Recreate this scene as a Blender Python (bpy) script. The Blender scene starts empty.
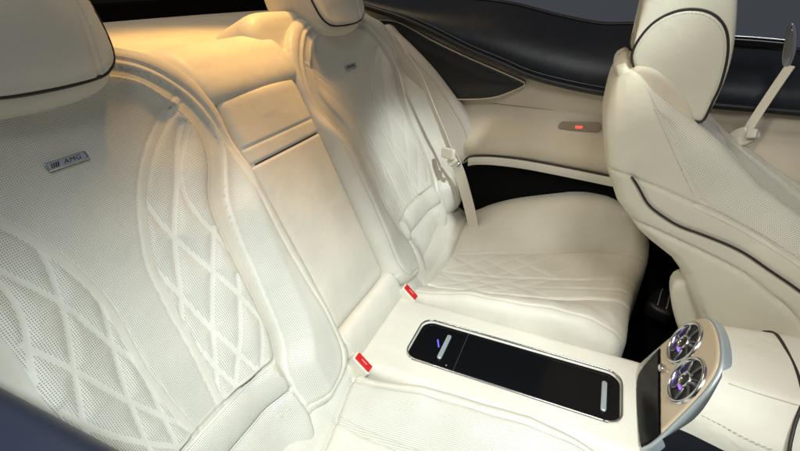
import bpy, math, random
import numpy as np
from mathutils import Vector, Matrix
random.seed(4); np.random.seed(4)
SC = bpy.context.scene
COL = SC.collection
rad = math.radians

# ------------------------------------------------------------------ materials
def nodes(name):
    m = bpy.data.materials.new(name); m.use_nodes = True
    nt = m.node_tree; b = nt.nodes['Principled BSDF']
    return m, nt, b
def N(nt, t, **k):
    n = nt.nodes.new(t)
    for a, v in k.items(): setattr(n, a, v)
    return n
def mth(nt, op, a, b=None, c=None):
    n = N(nt, 'ShaderNodeMath', operation=op)
    for i, x in enumerate((a, b, c)):
        if x is None: continue
        if isinstance(x, (int, float)): n.inputs[i].default_value = x
        else: nt.links.new(x, n.inputs[i])
    return n.outputs[0]

def leather(name, col, perf=True, rough=.46, grain=1.2, pitch=.0027, hole=.22, dark=.76):
    m, nt, b = nodes(name)
    L = nt.links.new
    tc = N(nt, 'ShaderNodeTexCoord')
    # soft tonal variation
    n1 = N(nt, 'ShaderNodeTexNoise'); n1.inputs['Scale'].default_value = 7; n1.inputs['Detail'].default_value = 4
    L(tc.outputs['Object'], n1.inputs['Vector'])
    r1 = N(nt, 'ShaderNodeMapRange'); L(n1.outputs[0], r1.inputs[0])
    r1.inputs[1].default_value = .3; r1.inputs[2].default_value = .7
    r1.inputs[3].default_value = .90; r1.inputs[4].default_value = 1.04
    mul = N(nt, 'ShaderNodeVectorMath', operation='SCALE'); mul.inputs[0].default_value = col
    L(r1.outputs[0], mul.inputs[3])
    colout = mul.outputs[0]
    # leather grain
    v = N(nt, 'ShaderNodeTexVoronoi'); v.inputs['Scale'].default_value = 620
    L(tc.outputs['Object'], v.inputs['Vector'])
    n2 = N(nt, 'ShaderNodeTexNoise'); n2.inputs['Scale'].default_value = 300; n2.inputs['Detail'].default_value = 3
    L(tc.outputs['Object'], n2.inputs['Vector'])
    n3 = N(nt, 'ShaderNodeTexNoise'); n3.inputs['Scale'].default_value = 24; n3.inputs['Detail'].default_value = 5; n3.inputs['Distortion'].default_value = .6
    L(tc.outputs['Object'], n3.inputs['Vector'])
    h = mth(nt, 'ADD', mth(nt, 'MULTIPLY', v.outputs['Distance'], .5), mth(nt, 'MULTIPLY', n2.outputs[0], .5))
    bp1 = N(nt, 'ShaderNodeBump'); bp1.inputs['Strength'].default_value = .10 * grain; bp1.inputs['Distance'].default_value = .001
    L(h, bp1.inputs['Height'])
    bp2 = N(nt, 'ShaderNodeBump'); bp2.inputs['Strength'].default_value = .35 * grain; bp2.inputs['Distance'].default_value = .004
    L(n3.outputs[0], bp2.inputs['Height']); L(bp1.outputs[0], bp2.inputs['Normal'])
    nrm = bp2.outputs[0]
    if perf:
        uv = N(nt, 'ShaderNodeUVMap')
        s = N(nt, 'ShaderNodeVectorMath', operation='SCALE'); L(uv.outputs[0], s.inputs[0]); s.inputs[3].default_value = 1 / pitch
        sp = N(nt, 'ShaderNodeSeparateXYZ'); L(s.outputs[0], sp.inputs[0])
        fx = mth(nt, 'SUBTRACT', mth(nt, 'FRACT', sp.outputs[0]), .5)
        fy = mth(nt, 'SUBTRACT', mth(nt, 'FRACT', sp.outputs[1]), .5)
        d = mth(nt, 'SQRT', mth(nt, 'ADD', mth(nt, 'MULTIPLY', fx, fx), mth(nt, 'MULTIPLY', fy, fy)))
        mr = N(nt, 'ShaderNodeMapRange'); mr.interpolation_type = 'SMOOTHSTEP'
        L(d, mr.inputs[0]); mr.inputs[1].default_value = hole - .07; mr.inputs[2].default_value = hole + .07
        mr.inputs[3].default_value = 1; mr.inputs[4].default_value = 0
        at = N(nt, 'ShaderNodeAttribute'); at.attribute_name = 'perf'
        on = mth(nt, 'GREATER_THAN', at.outputs['Fac'], .5)
        k = mth(nt, 'MULTIPLY', mr.outputs[0], on)
        mx = N(nt, 'ShaderNodeMix', data_type='RGBA')
        L(mth(nt, 'MULTIPLY', k, dark), mx.inputs[0]); L(colout, mx.inputs[6])
        mx.inputs[7].default_value = (.13, .115, .09, 1)
        colout = mx.outputs[2]
        bp3 = N(nt, 'ShaderNodeBump'); bp3.inputs['Strength'].default_value = .5; bp3.inputs['Distance'].default_value = .0008
        bp3.invert = True
        L(k, bp3.inputs['Height']); L(nrm, bp3.inputs['Normal']); nrm = bp3.outputs[0]
    L(colout, b.inputs['Base Color']); L(nrm, b.inputs['Normal'])
    rr = N(nt, 'ShaderNodeMapRange'); L(n3.outputs[0], rr.inputs[0]); rr.inputs[3].default_value = rough - .08; rr.inputs[4].default_value = rough + .1
    L(rr.outputs[0], b.inputs['Roughness'])
    b.inputs['Specular IOR Level'].default_value = .35
    return m

def plain(name, col, rough=.5, metal=0, noise=.08, scale=40, bump=0, coat=0, emit=None, spec=.5):
    m, nt, b = nodes(name); L = nt.links.new
    tc = N(nt, 'ShaderNodeTexCoord')
    n1 = N(nt, 'ShaderNodeTexNoise'); n1.inputs['Scale'].default_value = scale; n1.inputs['Detail'].default_value = 5
    L(tc.outputs['Object'], n1.inputs['Vector'])
    r1 = N(nt, 'ShaderNodeMapRange'); L(n1.outputs[0], r1.inputs[0]); r1.inputs[3].default_value = 1 - noise; r1.inputs[4].default_value = 1 + noise
    mul = N(nt, 'ShaderNodeVectorMath', operation='SCALE'); mul.inputs[0].default_value = col; L(r1.outputs[0], mul.inputs[3])
    L(mul.outputs[0], b.inputs['Base Color'])
    r2 = N(nt, 'ShaderNodeMapRange'); L(n1.outputs[0], r2.inputs[0]); r2.inputs[3].default_value = max(.02, rough * .85); r2.inputs[4].default_value = rough * 1.15
    L(r2.outputs[0], b.inputs['Roughness'])
    b.inputs['Metallic'].default_value = metal; b.inputs['Coat Weight'].default_value = coat
    b.inputs['Specular IOR Level'].default_value = spec
    if bump:
        bp = N(nt, 'ShaderNodeBump'); bp.inputs['Strength'].default_value = bump; bp.inputs['Distance'].default_value = .002
        L(n1.outputs[0], bp.inputs['Height']); L(bp.outputs[0], b.inputs['Normal'])
    if emit:
        b.inputs['Emission Color'].default_value = (*emit[:3], 1); b.inputs['Emission Strength'].default_value = emit[3]
    return m

CREAM = leather('cream_leather', (.73, .70, .625))
CREAM_F = leather('cream_leather_front', (.72, .675, .575), pitch=.0034, hole=.23)
QUILT = leather('quilted_leather', (.75, .72, .645), hole=.25, pitch=.0029)
SOFT = leather('soft_perforated_leather', (.73, .695, .615), dark=.42, hole=.2)
SMOOTH = leather('smooth_leather', (.71, .67, .585), perf=False)
SMOOTH_F = leather('smooth_leather_front', (.665, .62, .505), perf=False)
STRIPM = leather('inlay_leather', (.66, .63, .55), perf=False, rough=.42)
TRIMB = leather('beige_trim_leather', (.62, .54, .43), perf=False, rough=.5)
MAUVE = leather('mauve_trim_leather', (.58, .52, .46), perf=False, rough=.5)
NAVY = leather('navy_leather', (.011, .013, .020), perf=False, rough=.36, grain=.5)
NAVYF = leather('dark_navy_trim', (.018, .024, .045), perf=False, rough=.38, grain=.6)
BLACKS = plain('black_speaker_mesh', (.008, .0065, .006), .28, noise=.3, scale=900, bump=.4)
GLOSS = plain('piano_black', (.004, .004, .005), .10, noise=.05, spec=.25)
DARK = plain('dark_carpet', (.006, .0055, .006), .95, noise=.5, scale=500, bump=.6, spec=.1)
DKP = plain('dark_plastic', (.012, .012, .014), .45)
PIPE = plain('dark_piping', (.018, .013, .012), .5)
THREAD = plain('pale_thread', (.62, .58, .50), .7)
CHROME = plain('chrome', (.62, .62, .64), .18, 1, noise=.02)
SATIN = plain('satin_aluminium', (.50, .56, .60), .38, .55, noise=.05, scale=200)
RED = plain('red_button', (.62, .015, .02), .35)
WHITEP = plain('cream_plastic', (.72, .68, .58), .35)
BELT = plain('cream_webbing', (.68, .62, .52), .7, noise=.12, scale=700, bump=.5)
PURPLE = plain('purple_ambient_light', (.1, .03, .5), .4, emit=(.22, .08, 1, 2.6))
REDL = plain('red_door_light', (.6, .03, .02), .4, emit=(1, .12, .08, 1.0))
WOODB = plain('beige_lacquer', (.58, .47, .34), .3, noise=.04, coat=.3)
WALLM = plain('showroom_wall', (.33, .375, .45), .8, noise=.05, scale=2)
BLK = plain('black_fabric', (.004, .004, .004), .9, spec=.1)

# ------------------------------------------------------------------ helpers
def obj(name, verts, faces, mat, parent=None, uv=None, attr=None, smooth=True):
    me = bpy.data.meshes.new(name)
    me.from_pydata([tuple(map(float, v)) for v in verts], [], [tuple(int(i) for i in f) for f in faces])
    if smooth: me.polygons.foreach_set('use_smooth', [True] * len(me.polygons))
    me.materials.append(mat)
    if uv is not None:
        l = me.uv_layers.new(name='UVMap')
        li = np.empty(len(me.loops), dtype=np.int32); me.loops.foreach_get('vertex_index', li)
        l.data.foreach_set('uv', np.asarray(uv, dtype=np.float32)[li].ravel())
    if attr is not None:
        a = me.attributes.new('perf', 'FLOAT', 'POINT'); a.data.foreach_set('value', np.asarray(attr, dtype=np.float32))
    me.update()
    o = bpy.data.objects.new(name, me); COL.objects.link(o)
    if parent is not None:
        o.parent = parent
        o.matrix_parent_inverse = Matrix.Translation(parent.location).inverted()
    return o
def thing(name, label, cat, loc=(0, 0, 0), group=None, kind=None):
    o = bpy.data.objects.new(name, None); COL.objects.link(o); o.location = loc
    o['label'] = label; o['category'] = cat; o.empty_display_size = .05
    if group: o['group'] = group
    if kind: o['kind'] = kind
    return o
def cr(pts, n=10, closed=False):
    P = [np.array(p, float) for p in pts]; out = []
    m = len(P)
    for i in range(m if closed else m - 1):
        if closed: a, b, c, d = P[(i - 1) % m], P[i], P[(i + 1) % m], P[(i + 2) % m]
        else: a, b, c, d = P[max(i - 1, 0)], P[i], P[i + 1], P[min(i + 2, m - 1)]
        for k in range(n):
            t = k / n
            out.append(.5 * ((2 * b) + (-a + c) * t + (2 * a - 5 * b + 4 * c - d) * t * t + (-a + 3 * b - 3 * c + d) * t ** 3))
    if not closed: out.append(P[-1])
    return np.array(out)
def resample(c, step):
    c = np.asarray(c, float); d = np.linalg.norm(np.diff(c, axis=0), axis=1); s = np.r_[0, np.cumsum(d)]
    n = max(2, int(s[-1] / step) + 1); t = np.linspace(0, s[-1], n)
    return np.stack([np.interp(t, s, c[:, i]) for i in range(c.shape[1])], 1)
def seg_near(P, poly, closed=False):
    """nearest distance and point from each P to polyline"""
    P = np.asarray(P, float); poly = np.asarray(poly, float)
    if closed: poly = np.vstack([poly, poly[:1]])
    best = np.full(len(P), 1e9); bp = np.zeros_like(P)
    for a, b in zip(poly[:-1], poly[1:]):
        d = b - a; L = d @ d
        if L < 1e-14: continue
        t = np.clip(((P - a) @ d) / L, 0, 1); q = a + t[:, None] * d
        e = np.linalg.norm(P - q, axis=1); k = e < best
        best[k] = e[k]; bp[k] = q[k]
    return best, bp
def inside(P, poly):
    P = np.asarray(P, float); poly = np.asarray(poly, float); r = np.zeros(len(P), bool)
    x, y = P[:, 0], P[:, 1]
    for (x0, y0), (x1, y1) in zip(poly, np.roll(poly, -1, 0)):
        c = ((y0 > y) != (y1 > y)); 
        if y1 != y0:
            r ^= c & (x < (x1 - x0) * (y - y0) / (y1 - y0) + x0)
    return r
class Frame:
    def __init__(s, O, U, V, Nn): s.O, s.U, s.V, s.N = (np.array(a, float) for a in (O, U, V, Nn))
    def __call__(s, uv, w):
        uv = np.asarray(uv, float); w = np.asarray(w, float)
        return s.O + uv[:, :1] * s.U + uv[:, 1:2] * s.V + w[:, None] * s.N
def relief(parent, frame, outline, W, step, base, regions=(), skirt=.03, closed_snap=True):
    """height-field leather: outline polygon in (u,v); W(P)->w ; base=(name,mat,perf fn or 0/1); regions=[(name,mat,perf,polygon)]"""
    outline = np.asarray(outline, float)
    lo, hi = outline.min(0), outline.max(0)
    nx, ny = int((hi[0] - lo[0]) / step) + 2, int((hi[1] - lo[1]) / step) + 2
    gx = lo[0] + np.arange(nx + 1) * step - step * .5; gy = lo[1] + np.arange(ny + 1) * step - step * .5
    X, Y = np.meshgrid(gx, gy, indexing='ij'); V = np.stack([X.ravel(), Y.ravel()], 1)
    I, J = np.meshgrid(np.arange(nx), np.arange(ny), indexing='ij'); I = I.ravel(); J = J.ravel()
    w = ny + 1
    F = np.stack([I * w + J, (I + 1) * w + J, (I + 1) * w + J + 1, I * w + J + 1], 1)
    cen = V[F].mean(1)
    keep = inside(cen, outline); F = F[keep]; cen = cen[keep]
    reg = np.zeros(len(F), int)
    for k, r in reversed(list(enumerate(regions))):
        reg[inside(cen, r[3])] = k + 1
    used = np.unique(F); cnt = np.bincount(F.ravel(), minlength=len(V))
    mn = np.full(len(V), 99); mx = np.full(len(V), -1)
    for c in range(4):
        np.minimum.at(mn, F[:, c], reg); np.maximum.at(mx, F[:, c], reg)
    # outer boundary
    bd = np.where((cnt > 0) & (cnt < 4))[0]
    mixed = np.where((cnt == 4) & (mn != mx))[0]
    for k in range(len(regions)):
        sel = []
        for i in mixed:
            lowk = mn[i] if mn[i] > 0 else mx[i]
            if lowk == k + 1: sel.append(i)
        if sel:
            sel = np.array(sel); d, q = seg_near(V[sel], regions[k][3], True); ok = d < step * 1.2
            V[sel[ok]] = q[ok]
    d, q = seg_near(V[bd], outline, True); V[bd] = q
    Wv = np.zeros(len(V)); Wv[used] = W(V[used])
    P3 = frame(V, Wv)
    flip = np.dot(np.cross(frame.U, frame.V), frame.N) < 0
    out = {}
    # skirt edges
    ea = np.concatenate([F[:, [0, 1]], F[:, [1, 2]], F[:, [2, 3]], F[:, [3, 0]]]); er = np.tile(reg, 4)
    key = np.sort(ea, 1); key = key[:, 0].astype(np.int64) * len(V) + key[:, 1]
    _, first, num = np.unique(key, return_index=True, return_counts=True)
    E = {(int(ea[i, 0]), int(ea[i, 1])): er[i] for i in first[num == 1]}
    for k in range(len(regions) + 1):
        fk = F[reg == k]
        if not len(fk): continue
        name, mat, pf = (base if k == 0 else regions[k - 1][:3])
        ids = np.unique(fk); remap = np.full(len(V), -1); remap[ids] = np.arange(len(ids))
        vv = P3[ids]; uv = V[ids]
        if callable(pf): at = pf(uv)
        else: at = np.full(len(ids), float(pf))
        ff = remap[fk]; 
        if flip: ff = ff[:, ::-1]
        vv = list(vv); uvl = list(uv); atl = list(at); ffl = [tuple(x) for x in ff]
        if skirt:
            low = {}
            for (a, b), rg in E.items():
                if rg != k: continue
                for q_ in (a, b):
                    if q_ not in low:
                        low[q_] = len(vv); vv.append(P3[q_] - frame.N * skirt); uvl.append(V[q_]); atl.append(0)
                t = (remap[a], low[a], low[b], remap[b])
                ffl.append(t if not flip else t[::-1])
        out[name] = obj(name, vv, ffl, mat, parent, uvl, atl)
    return out
def tube(name, curve, r, mat, parent=None, closed=False, sides=8, flat=None):
    c = np.asarray(curve, float); n = len(c)
    V = []; F = []
    T = np.gradient(c, axis=0) if not closed else np.roll(c, -1, 0) - np.roll(c, 1, 0)
    T /= np.maximum(np.linalg.norm(T, axis=1), 1e-9)[:, None]
    up = np.array([0, 0, 1.]); 
    if abs(T[0] @ up) > .9: up = np.array([0, 1., 0])
    a = np.cross(T[0], up); a /= np.linalg.norm(a)
    for i in range(n):
        a = a - (a @ T[i]) * T[i]; a /= np.linalg.norm(a); b = np.cross(T[i], a)
        for k in range(sides):
            t = 2 * math.pi * k / sides
            V.append(c[i] + r * (math.cos(t) * a + math.sin(t) * b))
    m = n if closed else n - 1
    for i in range(m):
        j = (i + 1) % n
        for k in range(sides):
            F.append((i * sides + k, i * sides + (k + 1) % sides, j * sides + (k + 1) % sides, j * sides + k))
    if not closed:
        F.append(tuple(range(sides))[::-1]); F.append(tuple((n - 1) * sides + k for k in range(sides)))
    return obj(name, V, F, mat, parent)
def stitches(name, curve, nrm, parent, pitch=.0055, ln=.0036, r=.0006, mat=None, lift=.0008):
    c = resample(curve, pitch); V = []; F = []
    nrm = np.array(nrm, float)
    for i in range(len(c) - 1):
        d = c[i + 1] - c[i]; L = np.linalg.norm(d)
        if L < 1e-6: continue
        d /= L; n_ = nrm if nrm.ndim == 1 else nrm[min(i, len(nrm) - 1)]
        s = np.cross(d, n_); s /= np.linalg.norm(s); up = np.cross(s, d)
        p0 = c[i] + up * lift; b = len(V)
        for t, k in ((0, .6), (.25, 1), (.75, 1), (1, .6)):
            for a in range(4):
                an = a * math.pi / 2
                V.append(p0 + d * ln * t + (math.cos(an) * s + math.sin(an) * up * .8) * r * k)
        for q in range(3):
            for a in range(4):
                F.append((b + q * 4 + a, b + q * 4 + (a + 1) % 4, b + q * 4 + 4 + (a + 1) % 4, b + q * 4 + 4 + a))
        F.append((b, b + 1, b + 2, b + 3)[::-1]); F.append((b + 12, b + 13, b + 14, b + 15))
    return obj(name, V, F, mat or THREAD, parent)
def grid(name, P, mat, parent=None, uv=None, attr=None, closeu=False, closev=False, flip=False):
    P = np.asarray(P, float); a, b = P.shape[:2]; F = []
    for i in range(a if closeu else a - 1):
        for j in range(b if closev else b - 1):
            f = (i * b + j, ((i + 1) % a) * b + j, ((i + 1) % a) * b + (j + 1) % b, i * b + (j + 1) % b)
            F.append(f[::-1] if flip else f)
    return obj(name, P.reshape(-1, 3), F, mat, parent, uv, attr)
def inset(poly, d):
    """offset closed polygon inward (ccw)"""
    p = np.asarray(poly, float); t = np.roll(p, -1, 0) - np.roll(p, 1, 0)
    t /= np.maximum(np.linalg.norm(t, axis=1), 1e-9)[:, None]
    n = np.stack([-t[:, 1], t[:, 0]], 1)
    A = .5 * np.sum(p[:, 0] * np.roll(p[:, 1], -1) - np.roll(p[:, 0], -1) * p[:, 1])
    return p + n * d * (1 if A > 0 else -1)
def slab(name, frame, poly, w0, w1, r, mat, parent, r1=None, dome=0., rings=7, uvs=True):
    """closed extruded body with rounded edges; poly in (u,v); from w0 to w1 along frame.N; dome puffs the w1 face"""
    poly = np.asarray(poly, float); r1 = r if r1 is None else r1
    A = .5 * np.sum(poly[:, 0] * np.roll(poly[:, 1], -1) - np.roll(poly[:, 0], -1) * poly[:, 1])
    if A < 0: poly = poly[::-1]
    cen = poly.mean(0); ring = []
    half = max(abs(w1 - w0) * .5, 1e-4)
    for k in range(4, 0, -1):  # bottom cap
        s = 1 - k / 5 
        ring.append((cen + (inset(poly, r) - cen) * s, w0))
    for k in range(rings + 1):
        t = math.pi / 2 * k / rings; ring.append((inset(poly, r * (1 - math.sin(t))), w0 + min(r, half) * (1 - math.cos(t))))
    for k in range(rings + 1):
        t = math.pi / 2 * k / rings; ring.append((inset(poly, r1 * (1 - math.cos(t))), w1 - min(r1, half) * (1 - math.sin(t))))
    for k in range(1, 7):
        s = 1 - k / 7; ring.append((cen + (inset(poly, r1) - cen) * s, w1 + dome * (1 - s ** 2.2)))
    n = len(poly); V = []; F = []; UV = []
    for q, w in ring:
        V += list(frame(q, np.full(n, w))); UV += list(q)
    for i in range(len(ring) - 1):
        for k in range(n):
            F.append((i * n + k, i * n + (k + 1) % n, (i + 1) * n + (k + 1) % n, (i + 1) * n + k))
    F.append(tuple(range(n))[::-1]); F.append(tuple((len(ring) - 1) * n + k for k in range(n)))
    if np.dot(np.cross(frame.U, frame.V), frame.N) < 0: F = [f[::-1] for f in F]
    return obj(name, V, F, mat, parent, UV, [0.] * len(V))
def rrect(x0, y0, x1, y1, r, n=6):
    o = []
    for cx, cy, a0 in ((x1 - r, y0 + r, -90), (x1 - r, y1 - r, 0), (x0 + r, y1 - r, 90), (x0 + r, y0 + r, 180)):
        for k in range(n + 1):
            a = rad(a0 + 90 * k / n); o.append((cx + r * math.cos(a), cy + r * math.sin(a)))
    return np.array(o)
def smooth01(x): x = np.clip(x, 0, 1); return x * x * (3 - 2 * x)
def frame_from(O, U, V):
    U = np.array(U, float); V = np.array(V, float); U /= np.linalg.norm(U); V -= (V @ U) * U; V /= np.linalg.norm(V)
    return Frame(O, U, V, np.cross(U, V))
def pinterp(v, tab): 
    t = np.array(tab, float); o = np.argsort(t[:, 0]); return np.interp(v, t[o, 0], t[o, 1])

# ------------------------------------------------------------------ rear seat
RB = rad(24.7); BO = np.array([-.407, 0, .56]); BN = np.array([math.cos(RB), 0, math.sin(RB)]); BV = np.array([-math.sin(RB), 0, math.cos(RB)])
SY = .375
def seat_frame(side):   # side -1: near camera, +1: far ; s = towards the car's middle
    return Frame(BO + np.array([0, side * SY, 0]), (0, -side, 0), BV, BN)

chan_in = cr([(0, .594), (.07, .594), (.118, .586), (.155, .562), (.185, .512), (.195, .465), (.178, .42), (.150, .378), (.134, .330), (.126, .250), (.119, .155), (.107, .09), (.085, .055)], 8)
chan_out = cr([(0, .606), (.08, .606), (.132, .596), (.172, .568), (.204, .528), (.220, .480), (.220, .435), (.196, .392), (.170, .345), (.157, .290), (.147, .215), (.137, .134), (.125, .078), (.104, .040), (.099, .0), (.101, -.06), (.104, -.13)], 8)
strip_in = cr([(.190, .533), (.150, .508), (.105, .472), (.072, .435), (.040, .380), (.018, .325), (.008, .264), (.003, .19), (-.006, .108), (-.014, .072)], 8)
outer_seam = cr([(0, .617), (.09, .617), (.145, .603), (.185, .574), (.219, .53), (.233, .48), (.2335, .42), (.226, .36), (.220, .285), (.219, .2), (.222, .13), (.226, .062), (.222, -.005), (.195, -.045), (.14, -.056), (.106, -.050)], 8)
def mir(c, c0=-.036):   # outboard twin of an inboard curve; the seat's axis leans outboard slightly low down
    c = np.array(c); ax = np.interp(c[:, 1], [0, .2, .45, .6], [-.042, -.036, -.012, 0.]); 
    return np.stack([2 * ax - c[:, 0], c[:, 1]], 1)
chan_in_o, chan_out_o = mir(chan_in), mir(chan_out)
strip_o = mir(strip_in)
def width_outer(c):
    c = mir(c); c = c.copy(); c[:, 0] -= np.interp(c[:, 1], [-.06, .1, .35, .5, .61], [0., .02, .03, .015, 0]); return c
outer_seam_o = width_outer(outer_seam)
sil_i = [(.0, .638), (.11, .638), (.165, .622), (.208, .592), (.240, .548), (.255, .50), (.257, .42), (.256, .26), (.255, .13), (.255, .02), (.248, -.035), (.215, -.068), (.15, -.078), (.112, -.080), (.102, -.10), (.100, -.125)]
sil = cr(sil_i, 6)
sil_o = np.array([(-.0, .638), (-.13, .638), (-.20, .62), (-.255, .575), (-.292, .49), (-.305, .40), (-.308, .28), (-.305, .15), (-.300, .04), (-.29, -.03), (-.25, -.068), (-.20, -.080), (-.182, -.10), (-.18, -.125)])
sil_o = cr(sil_o, 6)
seat_outline = np.vstack([sil, sil_o[::-1][:-1]])

def band(c, w, taper=None):
    """polygon of width w along curve"""
    c = np.asarray(c); t = np.gradient(c, axis=0); t /= np.linalg.norm(t, axis=1)[:, None]; n = np.stack([-t[:, 1], t[:, 0]], 1)
    ww = w * (np.ones(len(c)) if taper is None else taper(np.linspace(0, 1, len(c))))
    return np.vstack([c + n * ww[:, None] / 2, (c - n * ww[:, None] / 2)[::-1]])

# quilting lines (s,v): family leaning inboard and family leaning outboard
QI = [
    [(.160, .520), (.130, .499), (.101, .474), (.069, .435), (.060, .391), (.066, .339), (.080, .284), (.100, .212), (.115, .130)],
    [(.184, .492), (.167, .470), (.131, .431), (.114, .389), (.113, .348), (.121, .314), (.128, .28)],
    [(.014, .335), (.025, .271), (.035, .209), (.047, .147), (.060, .080)],
    [(.003, .209), (.010, .154), (.020, .087)],
    [(.176, .495), (.150, .465), (.107, .403), (.067, .343), (.036, .275), (.006, .215), (.0, .2)],
    [(.124, .325), (.082, .257), (.047, .194), (.011, .123), (-.006, .09)],
    [(.117, .235), (.082, .167), (.055, .126), (.020, .080)],
    [(.112, .145), (.09, .105), (.07, .078)],
]
QI = [cr(q, 6) for q in QI]; QO = [mir(q) for q in QI]
quilt_poly_i = np.vstack([strip_in, [(.085, .072)], chan_in[::-1][8:][:-40]])
def between(a, b): return np.vstack([a, b[::-1]])
ci = chan_in[int(np.argmin(np.linalg.norm(chan_in - strip_in[0], axis=1))):]
quilt_i = np.vstack([strip_in, [(.088, .070)], ci[ci[:, 1] > .07][::-1]])
cio = mir(ci); quilt_o = np.vstack([strip_o, [(-.165, .070)], cio[cio[:, 1] > .07][::-1]])
chan_poly = np.vstack([chan_in[::-1], chan_in_o, chan_out_o[::-1], chan_out])
kc = int(np.argmin(np.linalg.norm(chan_in - strip_in[0], axis=1))); kq = kc
centre_poly = np.vstack([chan_in[:kc], strip_in, strip_o[::-1], chan_in_o[:kc][::-1]])
core_poly = np.vstack([chan_out, chan_out_o[::-1]]); rec_poly = np.vstack([chan_in, chan_in_o[::-1]])
co_, os_ = chan_out[chan_out[:, 1] < .475], outer_seam[outer_seam[:, 1] < .50]
co_ = co_[co_[:, 1] > -.052]; bolst_poly = np.vstack([co_, os_[::-1]])
coo_, oso_ = chan_out_o[chan_out_o[:, 1] < .475], outer_seam_o[outer_seam_o[:, 1] < .50]
coo_ = coo_[coo_[:, 1] > -.052]; bolst_poly_o = np.vstack([coo_, oso_[::-1]])
roll_poly = np.vstack([[(-.170, .066)], cr([(.082, .066), (.092, .060), (.0985, .045), (.0985, .025), (.092, .011), (.080, .006)], 5), [(-.170, .006), (-.180, .02), (-.180, .05)]])
smooth_poly = np.array([(-.170, .080), (.088, .080), (.093, .066), (-.176, .066)])
band_poly = np.vstack([[(-.168, .006)], [(.080, .006)], cr([(.080, .006), (.090, -.004), (.097, -.03), (.100, -.06), (.101, -.10), (.10, -.13)], 5)[1:], [(-.18, -.13)]])

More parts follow.
